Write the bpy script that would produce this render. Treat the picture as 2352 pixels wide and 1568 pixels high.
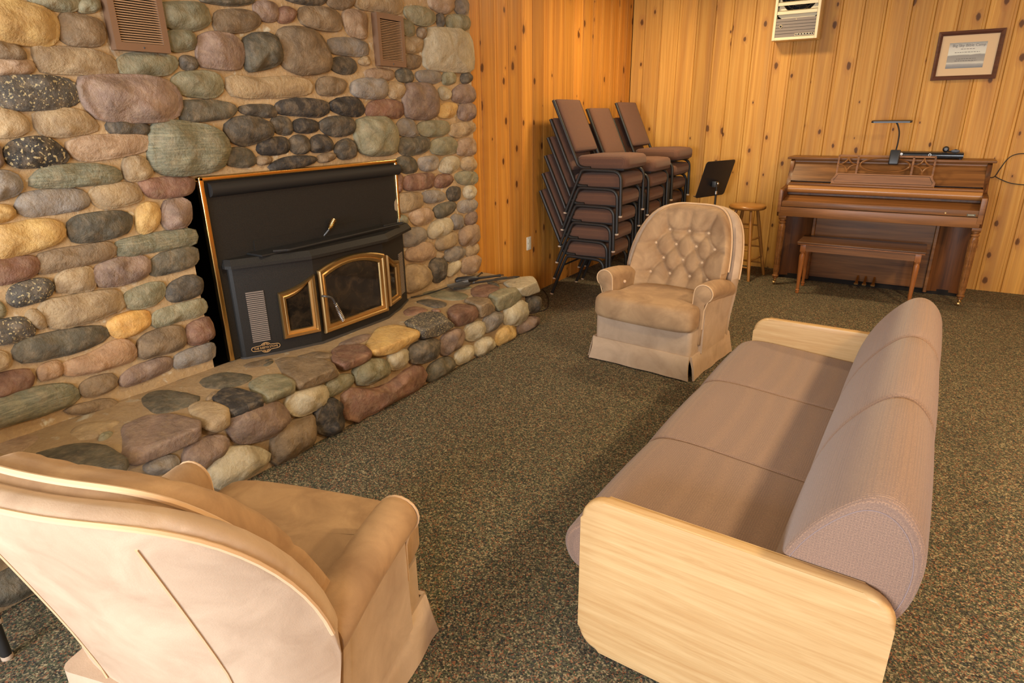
import bpy, bmesh, math, random
from mathutils import Vector, Matrix
PI = math.pi
random.seed(7)
scene = bpy.context.scene
for o in list(bpy.data.objects):
    bpy.data.objects.remove(o, do_unlink=True)
COL = scene.collection

# ------------------------------------------------------------------ camera
YAW, PITCH, ROLL = math.radians(32.756), math.radians(19.845), math.radians(-0.814)
FPX = 1430.9                       # focal length in pixels of the 2352 x 1568 frame
fwd = Vector((-math.sin(YAW) * math.cos(PITCH), math.cos(YAW) * math.cos(PITCH), -math.sin(PITCH)))
rgt0 = Vector((math.cos(YAW), math.sin(YAW), 0))
up0 = rgt0.cross(fwd)
rgt = math.cos(ROLL) * rgt0 + math.sin(ROLL) * up0
upv = -math.sin(ROLL) * rgt0 + math.cos(ROLL) * up0
cam = bpy.data.objects.new('camera', bpy.data.cameras.new('camera'))
COL.objects.link(cam)
cam.data.sensor_width = 36
cam.data.lens = 36 * FPX / 2352
cam.data.clip_start = 0.02
M = Matrix((rgt, upv, -fwd)).transposed().to_4x4()
M.translation = (0, 0, 1.6)
cam.matrix_world = M
scene.camera = cam

# ------------------------------------------------------------------ light and exposure
world = bpy.data.worlds.new('world')
scene.world = world
world.use_nodes = True
bg = world.node_tree.nodes['Background']
bg.inputs[0].default_value = (0.75, 0.85, 1.0, 1)
bg.inputs[1].default_value = 0.6
vs = scene.view_settings
vs.view_transform = 'Standard'
vs.look = 'None'
vs.gamma = 1
vs.use_curve_mapping = False
vs.exposure = 0.20
scene.cycles.max_bounces = 4
scene.cycles.use_adaptive_sampling = True
scene.cycles.adaptive_threshold = 0.05
scene.cycles.diffuse_bounces = 2
scene.cycles.glossy_bounces = 2
scene.cycles.transmission_bounces = 2
scene.cycles.caustics_reflective = False
scene.cycles.caustics_refractive = False
WARM = (1.0, 0.765, 0.44)
DAY = (0.88, 0.93, 1.0)
CEIL = 3.0
LAMPS = [(-1.75, 5.75, 38), (1.9, 2.7, 92), (-0.9, 1.9, 16), (1.9, 5.6, 17), (-1.0, -1.6, 8), (1.9, -1.2, 8)]

def area(name, loc, rot, sx, sy, power, col):
    L = bpy.data.lights.new(name, 'AREA')
    L.shape = 'RECTANGLE'; L.size = sx; L.size_y = sy; L.energy = power; L.color = col
    o = bpy.data.objects.new(name, L); COL.objects.link(o)
    o.location = loc; o.rotation_euler = rot
    return o
for (lx, ly, lp) in LAMPS:
    area('ceiling_lamp_light', (lx, ly, CEIL - 0.10), (0, 0, 0), 0.34, 0.34, lp, WARM)
# daylight entering by the windows in the wall behind the camera
area('daylight', (-1.55, -3.05, 1.55), (math.radians(90), 0, 0), 1.7, 1.3, 200, DAY)
area('daylight', (1.05, -3.05, 1.55), (math.radians(90), 0, 0), 1.7, 1.3, 120, DAY)

# ------------------------------------------------------------------ helpers: colour and nodes
WB = (0.80, 0.642, 0.468)            # what a white card returns in this light (linear)

def lin(c):
    c /= 255.0
    return c / 12.92 if c <= 0.04045 else ((c + 0.055) / 1.055) ** 2.4

def P(r, g, b):
    """surface colour from the sRGB value it shows under the room's lamps"""
    return tuple(min(0.9, lin(v) / w) for v, w in zip((r, g, b), WB)) + (1.0,)

class Mat:
    def __init__(s, name, rough=0.6, **bsdf):
        s.m = bpy.data.materials.new(name); s.m.use_nodes = True
        s.t = s.m.node_tree
        s.b = s.t.nodes['Principled BSDF']
        s.set(Roughness=rough, **bsdf)
    def set(s, **kw):
        for k, v in kw.items():
            s.put(s.b, k.replace('_', ' '), v)
        return s
    def put(s, node, key, v):
        sock = node.inputs[key]
        if isinstance(v, bpy.types.NodeSocket):
            s.t.links.new(v, sock)
        else:
            if hasattr(sock.default_value, '__len__') and not hasattr(v, '__len__'):
                v = (v, v, v) if len(sock.default_value) == 3 else (v, v, v, 1)
            sock.default_value = v
    def n(s, typ, ins=None, **at):
        nd = s.t.nodes.new('ShaderNode' + typ)
        for k, v in at.items():
            setattr(nd, k, v)
        for k, v in (ins or {}).items():
            s.put(nd, k, v)
        return nd
    def math(s, op, a, b=0.0, c=0.0, clamp=False):
        nd = s.n('Math', {0: a, 1: b, 2: c}, operation=op); nd.use_clamp = clamp
        return nd.outputs[0]
    def mix(s, f, a, b, mode='MIX'):
        nd = s.n('MixRGB', {0: f, 1: a, 2: b}, blend_type=mode)
        return nd.outputs[0]
    def ramp(s, f, stops, interp='LINEAR'):
        nd = s.n('ValToRGB', {0: f}); cr = nd.color_ramp; cr.interpolation = interp
        while len(cr.elements) < len(stops):
            cr.elements.new(0.5)
        for e, (p, c) in zip(cr.elements, stops):
            e.position = p
            e.color = c if hasattr(c, '__len__') else (c, c, c, 1)
        return nd.outputs[0]
    def coords(s, scale=(1, 1, 1), which='Object', jitter=0.0, rot=(0, 0, 0)):
        if which == 'World':
            v = s.n('NewGeometry').outputs['Position']
        else:
            v = s.n('TexCoord').outputs[which]
        if jitter:
            r = s.n('ObjectInfo').outputs['Random']
            off = s.n('VectorMath', {0: (7.3, 3.1, 5.7)}, operation='SCALE'); s.put(off, 'Scale', r)
            off2 = s.n('VectorMath', {0: off.outputs[0]}, operation='SCALE'); off2.inputs['Scale'].default_value = jitter
            v = s.n('VectorMath', {0: v, 1: off2.outputs[0]}, operation='ADD').outputs[0]
        return s.n('Mapping', {'Vector': v, 'Scale': scale, 'Rotation': rot}).outputs[0]
    def noise(s, v, scale, detail=3, rough=0.55, dist=0.0, out='Fac'):
        return s.n('TexNoise', {'Vector': v, 'Scale': scale, 'Detail': detail, 'Roughness': rough, 'Distortion': dist}).outputs[out]
    def bump(s, h, strength=0.3, dist=0.01, normal=None):
        nd = s.n('Bump', {'Height': h, 'Strength': strength, 'Distance': dist})
        if normal is not None:
            s.t.links.new(normal, nd.inputs['Normal'])
        s.t.links.new(nd.outputs[0], s.b.inputs['Normal'])
        return nd.outputs[0]
    def color(s, c):
        s.put(s.b, 'Base Color', c); return s
    def vary(s, c, lo=0.85, hi=1.12):
        r = s.n('ObjectInfo').outputs['Random']
        f = s.n('MapRange', {0: r, 3: lo, 4: hi}).outputs[0]
        nd = s.n('HueSaturation', {'Value': f, 'Color': c})
        return nd.outputs[0]

def plain(name, col, rough=0.5, **kw):
    return Mat(name, rough, **kw).color(col).m

# ------------------------------------------------------------------ helpers: meshes
class MB:
    """collects shapes; build() links them as ONE mesh object"""
    def __init__(s):
        s.bm = bmesh.new()
    def verts(s, pts):
        return [s.bm.verts.new(p) for p in pts]
    def box(s, x0, y0, z0, x1, y1, z1, bev=0.0, seg=2):
        v = s.verts([(x, y, z) for x in (x0, x1) for y in (y0, y1) for z in (z0, z1)])
        f = [s.bm.faces.new([v[i] for i in q]) for q in ((0, 1, 3, 2), (4, 6, 7, 5), (0, 4, 5, 1), (2, 3, 7, 6), (0, 2, 6, 4), (1, 5, 7, 3))]
        if bev:
            ed = list({e for a in f for e in a.edges})
            bmesh.ops.bevel(s.bm, geom=ed, offset=bev, segments=seg, affect='EDGES', profile=0.6)
        return s
    def loft(s, rings, caps=True, closed=True):
        """rings: lists of points of equal length, joined one to the next"""
        vs = [s.verts(r) for r in rings]
        n = len(vs[0])
        for a, b in zip(vs, vs[1:]):
            for i in range(n if closed else n - 1):
                j = (i + 1) % n
                s.bm.faces.new((a[i], a[j], b[j], b[i]))
        if caps:
            s.bm.faces.new(vs[0][::-1]); s.bm.faces.new(vs[-1])
        return s
    def prism(s, poly, axis, a, b, bev=0.0, seg=2):
        def p3(u, v, w):
            return {'x': (w, u, v), 'y': (u, w, v), 'z': (u, v, w)}[axis]
        v0 = s.verts([p3(u, v, a) for u, v in poly]); v1 = s.verts([p3(u, v, b) for u, v in poly])
        n = len(poly)
        fs = [s.bm.faces.new((v0[i], v0[(i + 1) % n], v1[(i + 1) % n], v1[i])) for i in range(n)]
        c0 = s.bm.faces.new(v0[::-1]); c1 = s.bm.faces.new(v1)
        if bev:
            ed = list(set(c0.edges) | set(c1.edges))
            bmesh.ops.bevel(s.bm, geom=ed, offset=bev, segments=seg, affect='EDGES', profile=0.6)
        return s
    def tube(s, pts, r, seg=8, closed=False, caps=True, flat=1.0):
        pts = [Vector(p) for p in pts]
        n = len(pts); rings = []; prev = None
        for i, p in enumerate(pts):
            if closed:
                t = pts[(i + 1) % n] - pts[i - 1]
            else:
                t = pts[min(i + 1, n - 1)] - pts[max(i - 1, 0)]
            t.normalize()
            if prev is None:
                a = Vector((0, 0, 1)) if abs(t.z) < 0.9 else Vector((1, 0, 0))
                u = t.cross(a).normalized()
            else:
                u = (prev - t * prev.dot(t)).normalized()
            prev = u; w = t.cross(u)
            rr = r[i] if hasattr(r, '__len__') else r
            rings.append([p + u * math.cos(2 * PI * k / seg) * rr + w * math.sin(2 * PI * k / seg) * rr * flat for k in range(seg)])
        if closed:
            rings.append(rings[0])
            vs = [s.verts(q) for q in rings[:-1]]
            for i in range(n):
                a, b = vs[i], vs[(i + 1) % n]
                for k in range(seg):
                    s.bm.faces.new((a[k], a[(k + 1) % seg], b[(k + 1) % seg], b[k]))
            return s
        return s.loft(rings, caps)
    def lathe(s, prof, c=(0, 0, 0), seg=20, axis='z'):
        rings = []
        for r, h in prof:
            ring = []
            for k in range(seg):
                a = 2 * PI * k / seg
                q = {'z': (r * math.cos(a), r * math.sin(a), h), 'y': (r * math.cos(a), h, -r * math.sin(a)), 'x': (h, r * math.cos(a), r * math.sin(a))}[axis]
                ring.append((c[0] + q[0], c[1] + q[1], c[2] + q[2]))
            rings.append(ring)
        return s.loft(rings)
    def ball(s, c, r, seg=12, sq=(1, 1, 1)):
        m = Matrix.Translation(c) @ Matrix.Diagonal((r * sq[0], r * sq[1], r * sq[2], 1))
        bmesh.ops.create_uvsphere(s.bm, u_segments=seg, v_segments=max(6, seg * 2 // 3), radius=1, matrix=m)
        return s
    def surf(s, nu, nv, f):
        g = [[s.bm.verts.new(f(i / nu, j / nv)) for j in range(nv + 1)] for i in range(nu + 1)]
        for i in range(nu):
            for j in range(nv):
                s.bm.faces.new((g[i][j], g[i + 1][j], g[i + 1][j + 1], g[i][j + 1]))
        return s
    def build(s, name, mat, parent=None, smooth=40, off=None, loc=None):
        bm = s.bm
        bmesh.ops.remove_doubles(bm, verts=bm.verts, dist=1e-6)
        bmesh.ops.recalc_face_normals(bm, faces=bm.faces)
        if off is not None:
            bmesh.ops.translate(bm, vec=-Vector(off), verts=bm.verts)
        me = bpy.data.meshes.new(name); bm.to_mesh(me); bm.free()
        me.materials.append(mat)
        if smooth:
            me.shade_smooth()
            if smooth < 180:
                me.set_sharp_from_angle(angle=math.radians(smooth))
        o = bpy.data.objects.new(name, me); COL.objects.link(o)
        if parent is not None:
            o.parent = parent
        if loc is not None:
            o.location = loc
        return o

def tag(o, label=None, cat=None, group=None, kind=None):
    for k, v in (('label', label), ('category', cat), ('group', group), ('kind', kind)):
        if v:
            o[k] = v
    return o

def thing(name, label, cat, loc=(0, 0, 0), rz=0.0, group=None):
    o = bpy.data.objects.new(name, None); COL.objects.link(o)
    o.location = loc; o.rotation_euler = (0, 0, rz); o.empty_display_size = 0.1
    return tag(o, label, cat, group)

def copy_tree(o, parent=None):
    c = o.copy(); COL.objects.link(c); c.parent = parent
    for ch in list(o.children):
        copy_tree(ch, c)
    return c

def chaikin(p, it=2, closed=True):
    for _ in range(it):
        q = []
        n = len(p)
        for i in range(n if closed else n - 1):
            a, b = p[i], p[(i + 1) % n]
            q.append(tuple(x * .75 + y * .25 for x, y in zip(a, b)))
            q.append(tuple(x * .25 + y * .75 for x, y in zip(a, b)))
        if not closed:
            q = [p[0]] + q + [p[-1]]
        p = q
    return p

def arc(cx, cy, r, a0, a1, n, ry=None):
    ry = r if ry is None else ry
    return [(cx + r * math.cos(math.radians(a0 + (a1 - a0) * i / n)), cy + ry * math.sin(math.radians(a0 + (a1 - a0) * i / n))) for i in range(n + 1)]

def rrect(x0, y0, x1, y1, r, n=5):
    return arc(x1 - r, y0 + r, r, -90, 0, n) + arc(x1 - r, y1 - r, r, 0, 90, n) + arc(x0 + r, y1 - r, r, 90, 180, n) + arc(x0 + r, y0 + r, r, 180, 270, n)

def spline(pts, n=8):
    """points on a smooth curve through pts"""
    out = []
    P_ = [Vector(p) for p in pts]
    for i in range(len(P_) - 1):
        a = P_[max(i - 1, 0)]; b = P_[i]; c = P_[i + 1]; d = P_[min(i + 2, len(P_) - 1)]
        for k in range(n):
            t = k / n
            out.append(0.5 * ((2 * b) + (c - a) * t + (2 * a - 5 * b + 4 * c - d) * t * t + (3 * b - a - 3 * c + d) * t ** 3))
    out.append(P_[-1])
    return out

# ------------------------------------------------------------------ materials
def stone_mat(name, c1, c2, style='', rough=0.75):
    m = Mat('stone_' + name, rough)
    v = m.coords(jitter=3.0)
    n1 = m.noise(v, 9, 4, 0.6, 0.4)
    col = m.mix(m.ramp(n1, [(0.35, 0), (0.68, 1)]), c1, c2)
    n2 = m.noise(v, 60, 4, 0.7)
    if style == 'band':
        vb = m.coords((2.5, 2.5, 26), jitter=3.0)
        nb = m.noise(vb, 2.2, 4, 0.65, 0.3)
        col = m.mix(m.ramp(nb, [(0.38, 0), (0.5, 0.9), (0.6, 0.15), (0.7, 0.7)]), c1, c2)
    if style in ('speck', 'spot'):
        sc, lo = (95, 0.60) if style == 'speck' else (70, 0.585)
        ns = m.noise(v, sc, 2, 0.5)
        col = m.mix(m.ramp(ns, [(lo, 0), (lo + 0.035, 0.75)]), col, P(205, 170, 110))
    col = m.mix(m.ramp(n2, [(0.3, 0.0), (0.75, 0.45)]), col, m.mix(1.0, col, (0.45, 0.42, 0.40, 1), 'MULTIPLY'))
    nd_ = m.noise(v, 22, 4, 0.65, 0.3)
    col = m.mix(m.ramp(nd_, [(0.45, 0.0), (0.75, 0.28)]), col, P(186, 146, 100))
    m.color(m.vary(col))
    h = m.math('ADD', m.math('MULTIPLY', n1, 0.9), m.math('MULTIPLY', n2, 0.35))
    m.bump(h, 0.85, 0.018)
    return m.m

STONE = {
    'O': stone_mat('ochre', P(212, 160, 86), P(180, 128, 66)),
    'Y': stone_mat('golden', P(224, 160, 80), P(190, 122, 52)),
    'G': stone_mat('grey_green', P(150, 130, 90), P(110, 96, 64)),
    'g': stone_mat('banded_green', P(142, 124, 86), P(104, 94, 66), 'band'),
    'E': stone_mat('dark_olive', P(104, 88, 62), P(76, 64, 46)),
    'B': stone_mat('brown', P(146, 112, 74), P(108, 82, 54)),
    'T': stone_mat('tan', P(184, 144, 94), P(146, 112, 74)),
    'P': stone_mat('pinkish', P(178, 136, 94), P(146, 108, 74)),
    'M': stone_mat('mauve', P(148, 112, 84), P(112, 84, 62)),
    'R': stone_mat('red_brown', P(142, 94, 64), P(104, 68, 47)),
    'D': stone_mat('dark_grey', P(94, 78, 58), P(62, 51, 37)),
    'C': stone_mat('charcoal', P(68, 57, 45), P(44, 37, 30)),
    'K': stone_mat('speckled_dark', P(92, 78, 60), P(64, 54, 42), 'speck'),
    'k': stone_mat('spotted_black', P(62, 52, 40), P(44, 38, 30), 'spot'),
    'W': stone_mat('warm_grey', P(158, 134, 106), P(122, 104, 84)),
    'L': stone_mat('pale_cream', P(198, 168, 122), P(166, 138, 98)),
    'S': stone_mat('salmon', P(190, 138, 90), P(158, 110, 70)),
}

def mortar_mat(name='mortar', dirt=0.0):
    m = Mat(name, 0.9)
    v = m.coords(which='World')
    n1 = m.noise(v, 3.2, 4, 0.6); n2 = m.noise(v, 45, 5, 0.7); n3 = m.noise(v, 11, 3, 0.6, 0.5)
    c = m.mix(m.ramp(n1, [(0.35, 0), (0.7, 1)]), P(174, 133, 84), P(192, 149, 97))
    c = m.mix(m.ramp(n3, [(0.62, 0), (0.72, 0.75)]), c, P(226, 200, 160))
    c = m.mix(m.ramp(n2, [(0.3, 0.35), (0.6, 0)]), c, P(126, 94, 62))
    if dirt:
        c = m.mix(m.ramp(m.noise(v, 5, 4, 0.65), [(0.3, dirt), (0.7, dirt * 0.5)]), c, P(120, 88, 56))
    m.color(c)
    m.bump(m.math('ADD', m.math('MULTIPLY', n2, 0.6), n3), 0.7, 0.012)
    return m.m
MORTAR = mortar_mat()
MORTAR_HEARTH = mortar_mat('hearth_mortar', 0.6)

def pine_mat(name, axis, c1, c2, dark):
    """knotty pine; grain runs up z, axis is the direction across the boards"""
    m = Mat(name, 0.5, Specular_IOR_Level=0.22)
    geo = m.n('NewGeometry').outputs['Position']
    rnd = m.n('ObjectInfo').outputs['Random']
    sep = m.n('SeparateXYZ', {0: geo})
    u = sep.outputs[0] if axis == 'x' else sep.outputs[1]
    z = m.math('ADD', sep.outputs[2], m.math('MULTIPLY', rnd, 37.0))
    # knots: scattered cells, some of them filled
    kv = m.n('CombineXYZ', {0: m.math('MULTIPLY', u, 6.2), 1: m.math('MULTIPLY', z, 3.4), 2: 0.0}).outputs[0]
    vor = m.n('TexVoronoi', {'Vector': kv, 'Scale': 1.0, 'Randomness': 1.0}, voronoi_dimensions='2D')
    csep = m.n('SeparateColor', {0: vor.outputs['Color']})
    size = m.math('MULTIPLY_ADD', csep.outputs[1], 0.10, 0.025)
    on = m.math('LESS_THAN', csep.outputs[0], 0.40)
    d = m.math('DIVIDE', vor.outputs['Distance'], size)
    wob = m.noise(m.coords((40, 40, 24), 'World'), 1.0, 2)
    d = m.math('ADD', d, m.math('MULTIPLY_ADD', wob, 0.9, -0.45))
    knot = m.math('MULTIPLY', m.ramp(m.math('MULTIPLY', d, 0.25), [(0.0, 1), (0.20, 0.95), (0.30, 0.0)]), on)
    halo = m.math('MULTIPLY', m.ramp(m.math('MULTIPLY', d, 0.25), [(0.2, 0.9), (0.75, 0)]), on)
    # grain, bent round the knots
    bend = m.math('MULTIPLY', halo, 0.02)
    wave = m.noise(m.n('CombineXYZ', {0: m.math('MULTIPLY', u, 7.0), 1: m.math('MULTIPLY', rnd, 50), 2: m.math('MULTIPLY', z, 0.8)}).outputs[0], 1.0, 2)
    uu = m.math('ADD', m.math('ADD', u, bend), m.math('MULTIPLY', wave, 0.06))
    gv = m.n('CombineXYZ', {0: m.math('MULTIPLY', uu, 46.0), 1: m.math('MULTIPLY', rnd, 90.0), 2: m.math('MULTIPLY', z, 0.7)}).outputs[0]
    grain = m.noise(gv, 1.0, 4, 0.6)
    fine = m.noise(m.n('CombineXYZ', {0: m.math('MULTIPLY', uu, 260.0), 1: rnd, 2: m.math('MULTIPLY', z, 3.0)}).outputs[0], 1.0, 2)
    c = m.mix(m.ramp(grain, [(0.32, 0), (0.68, 1)]), c1, c2)
    c = m.mix(m.math('MULTIPLY', fine, 0.25), c, m.mix(1.0, c, (0.62, 0.52, 0.42, 1), 'MULTIPLY'))
    stk = m.noise(m.n('CombineXYZ', {0: m.math('MULTIPLY', uu, 11.0), 1: m.math('MULTIPLY', rnd, 70.0), 2: m.math('MULTIPLY', z, 0.45)}).outputs[0], 1.0, 3, 0.6)
    c = m.mix(m.ramp(stk, [(0.46, 0), (0.72, 0.6)]), c, P(150, 94, 46))
    c = m.mix(m.math('MULTIPLY', halo, 0.5), c, P(150, 88, 42))
    c = m.mix(m.math('MULTIPLY', knot, 0.92), c, dark)
    c = m.vary(c, 0.80, 1.12)
    m.color(c)
    m.bump(m.math('ADD', m.math('MULTIPLY', grain, 0.5), m.math('MULTIPLY', knot, -0.4)), 0.15, 0.004)
    return m.m
PINE_BACK = pine_mat('pine_back_wall', 'x', P(210, 146, 64), P(188, 121, 46), P(84, 46, 18))
PINE_LEFT = pine_mat('pine_left_wall', 'y', P(212, 138, 54), P(186, 110, 36), P(80, 40, 14))

def wood_mat(name, c1, c2, axis='x', scale=1.0, rough=0.35, coat=0.3, bumpy=0.08):
    m = Mat(name, rough, Coat_Weight=coat * 0.6, Coat_Roughness=0.25, Specular_IOR_Level=0.3)
    k = {'x': (1.2, 22, 22), 'y': (22, 1.2, 22), 'z': (22, 22, 1.2)}[axis]
    v = m.coords(tuple(a * scale for a in k), jitter=2.0)
    g = m.noise(v, 1.0, 4, 0.62, 0.6)
    k2 = {'x': (5, 150, 150), 'y': (150, 5, 150), 'z': (150, 150, 5)}[axis]
    f = m.noise(m.coords(tuple(a * scale for a in k2), jitter=2.0), 1.0, 2)
    c = m.mix(m.ramp(g, [(0.3, 0), (0.7, 1)]), c1, c2)
    c = m.mix(m.math('MULTIPLY', f, 0.3), c, m.mix(1.0, c, (0.5, 0.45, 0.4, 1), 'MULTIPLY'))
    m.color(c)
    m.bump(m.math('ADD', g, f), bumpy, 0.003)
    return m.m
OAK = wood_mat('oak_arm', P(200, 152, 94), P(182, 130, 74), 'x', 2.6, 0.38, 0.25)
PIANO_X = wood_mat('piano_walnut', P(138, 84, 38), P(84, 48, 21), 'x', 0.9, 0.42, 0.2)
PIANO_Z = wood_mat('piano_walnut_upright', P(114, 62, 24), P(66, 34, 12), 'z', 0.9, 0.42, 0.2)
PIANO_LT = wood_mat('piano_walnut_light', P(148, 91, 43), P(98, 57, 25), 'x', 0.9, 0.4, 0.2)
PIANO_ROUND = wood_mat('piano_fallboard', P(176, 114, 56), P(146, 90, 44), 'x', 1.0, 0.22, 0.6)
BENCH_TOP = wood_mat('bench_top', P(106, 66, 36), P(72, 44, 24), 'x', 0.9, 0.35, 0.3)
BENCH_LEG = wood_mat('bench_leg', P(168, 98, 46), P(140, 78, 34), 'z', 1.0, 0.35, 0.35)
STOOL = wood_mat('stool_wood', P(178, 116, 50), P(150, 92, 36), 'z', 1.0, 0.3, 0.5)
STOOL_TOP = wood_mat('stool_seat_wood', P(170, 108, 46), P(146, 88, 34), 'x', 1.0, 0.28, 0.5)
FRAMEW = wood_mat('picture_frame_wood', P(104, 62, 40), P(76, 44, 30), 'x', 1.5, 0.45, 0.2)

def carpet_mat():
    m = Mat('carpet', 0.97)
    v = m.coords(which='World')
    vo = m.n('TexVoronoi', {'Vector': v, 'Scale': 210.0})
    vo2 = m.n('TexVoronoi', {'Vector': v, 'Scale': 120.0})
    s1 = m.n('SeparateColor', {0: vo.outputs['Color']}); s2 = m.n('SeparateColor', {0: vo2.outputs['Color']})
    big = m.noise(v, 1.6, 3, 0.5)
    a = m.math('ADD', m.math('MULTIPLY', s1.outputs[0], 0.65), m.math('MULTIPLY', s2.outputs[0], 0.35))
    c = m.ramp(a, [(0.18, P(26, 22, 14)), (0.42, P(64, 54, 34)), (0.62, P(96, 79, 51)), (0.85, P(160, 132, 88))])
    c = m.mix(m.ramp(s1.outputs[1], [(0.86, 0), (0.88, 0.8)]), c, P(140, 78, 44))
    c = m.mix(m.ramp(s1.outputs[2], [(0.84, 0), (0.86, 0.7)]), c, P(64, 70, 40))
    c = m.mix(m.ramp(s2.outputs[1], [(0.88, 0), (0.90, 0.6)]), c, P(36, 38, 34))
    c = m.mix(m.ramp(big, [(0.35, 0.0), (0.7, 0.2)]), c, P(60, 50, 34))
    m.color(c); m.bump(a, 0.5, 0.008)
    return m.m
CARPET = carpet_mat()

def tweed_mat(name, c1, c2, c3, size=900.0, sheen=0.2):
    m = Mat(name, 0.95, Sheen_Weight=sheen)
    v = m.coords(which='Object')
    s = m.n('SeparateXYZ', {0: v})
    def w(a):
        return m.math('MULTIPLY_ADD', m.math('SINE', m.math('MULTIPLY', a, size)), 0.5, 0.5)
    wv = m.math('MULTIPLY', m.math('MAXIMUM', w(s.outputs[0]), w(s.outputs[2])), w(s.outputs[1]))
    n = m.noise(v, 380, 2, 0.6)
    big = m.noise(v, 3, 2)
    c = m.mix(m.ramp(n, [(0.35, 0), (0.65, 1)]), c1, c2)
    c = m.mix(m.ramp(wv, [(0.25, 0.5), (0.8, 0.0)]), c, c3)
    c = m.mix(m.math('MULTIPLY', big, 0.18), c, c2)
    m.color(c); m.bump(m.math('ADD', wv, n), 0.35, 0.002)
    return m.m
SOFA = tweed_mat('sofa_tweed', P(158, 114, 80), P(124, 88, 62), P(96, 72, 58))
CHAIRF = tweed_mat('stack_chair_fabric', P(120, 74, 46), P(94, 57, 36), P(74, 48, 34), 1100.0, 0.1)

def velvet_mat(name, ca, cb, cc):
    m = Mat(name, 0.85, Sheen_Weight=0.28, Sheen_Roughness=0.35)
    m.put(m.b, 'Sheen Tint', (0.9, 0.62, 0.38, 1))
    v = m.coords(which='Object')
    a = m.noise(v, 7, 4, 0.6, 0.6); b = m.noise(v, 300, 2, 0.6)
    c = m.mix(m.ramp(a, [(0.3, 0), (0.7, 1)]), ca, cb)
    c = m.mix(m.math('MULTIPLY', b, 0.25), c, cc)
    m.color(c); m.bump(m.math('ADD', m.math('MULTIPLY', a, 0.4), m.math('MULTIPLY', b, 0.3)), 0.22, 0.006)
    return m.m
VELVET = velvet_mat('tan_velvet', P(180, 133, 85), P(140, 99, 61), P(130, 92, 58))
VELVET_PALE = velvet_mat('pale_tan_velvet', P(190, 150, 110), P(164, 126, 90), P(156, 118, 84))  # paler copy of the tan velvet for outer back, sides, base and skirt
BUTTON = plain('button_velvet', P(206, 156, 104), 0.8, Sheen_Weight=0.4)
PIPING = plain('chair_piping', P(200, 150, 98), 0.8, Sheen_Weight=0.4)
SEAMTH = plain('sofa_stitching', P(132, 104, 88), 0.9)

BLACK = plain('black_metal', P(36, 31, 25), 0.45)
def stove_mat():
    m = Mat('stove_paint', 0.55, Specular_IOR_Level=0.35)
    v = m.coords(); n = m.noise(v, 260, 3, 0.7); b = m.noise(v, 6, 3)
    m.color(m.mix(m.ramp(n, [(0.35, 0), (0.7, 1)]), P(25, 21, 16), P(42, 35, 27)))
    m.bump(n, 0.15, 0.002); return m.m
STOVE = stove_mat()
STOVE_EDGE = plain('stove_vent_strips', P(126, 102, 80), 0.6)
STOVE_DK = plain('stove_dark', P(30, 24, 18), 0.7)
SOOT = plain('firebox_soot', P(22, 17, 12), 0.95)
BRASS = plain('brass', (0.80, 0.53, 0.20, 1), 0.22, Metallic=1.0)
BRASS_OLD = plain('old_brass', (0.62, 0.42, 0.18, 1), 0.38, Metallic=1.0)
CHROME = plain('spring_steel', (0.62, 0.57, 0.50, 1), 0.35, Metallic=1.0)
def glass_mat():
    m = Mat('smoked_glass', 0.06)
    n = m.noise(m.coords(), 9, 5, 0.65, 0.8)
    m.color(m.ramp(n, [(0.4, P(24, 17, 10)), (0.62, P(52, 36, 20)), (0.78, P(84, 58, 30))]))
    m.set(Specular_IOR_Level=0.5); return m.m
SMOKED = glass_mat()
VENTM = plain('vent_brown', P(122, 84, 54), 0.5, Metallic=0.2)
VENTS = plain('vent_slat', P(168, 124, 82), 0.45, Metallic=0.2)
DARKV = plain('vent_dark', P(26, 20, 15), 0.9)
CREAM = plain('heater_enamel', P(222, 184, 128), 0.4)
HEATBR = plain('heater_brown', P(120, 98, 76), 0.5)
WHITE = plain('white_plastic', P(236, 210, 164), 0.4)
TIP = plain('leg_glide', P(176, 140, 104), 0.6)
LETTER = plain('pale_lettering', P(226, 196, 150), 0.5)
GOLDL = plain('gold_lettering', P(198, 140, 78), 0.45)
BLACKP = plain('black_plastic', P(34, 32, 30), 0.35)
GLOSSBK = plain('gloss_black_plastic', P(22, 22, 22), 0.12)
GREYP = plain('grey_plastic', P(92, 88, 84), 0.5)
CABLE = plain('black_cable', P(30, 26, 22), 0.55)
MATBOARD = plain('picture_mat', P(208, 164, 112), 0.8)
CEILM = plain('ceiling_boards', (0.55, 0.46, 0.34, 1), 0.8)
GREYSTEEL = plain('tool_steel', P(88, 78, 66), 0.4, Metallic=0.6)
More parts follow.
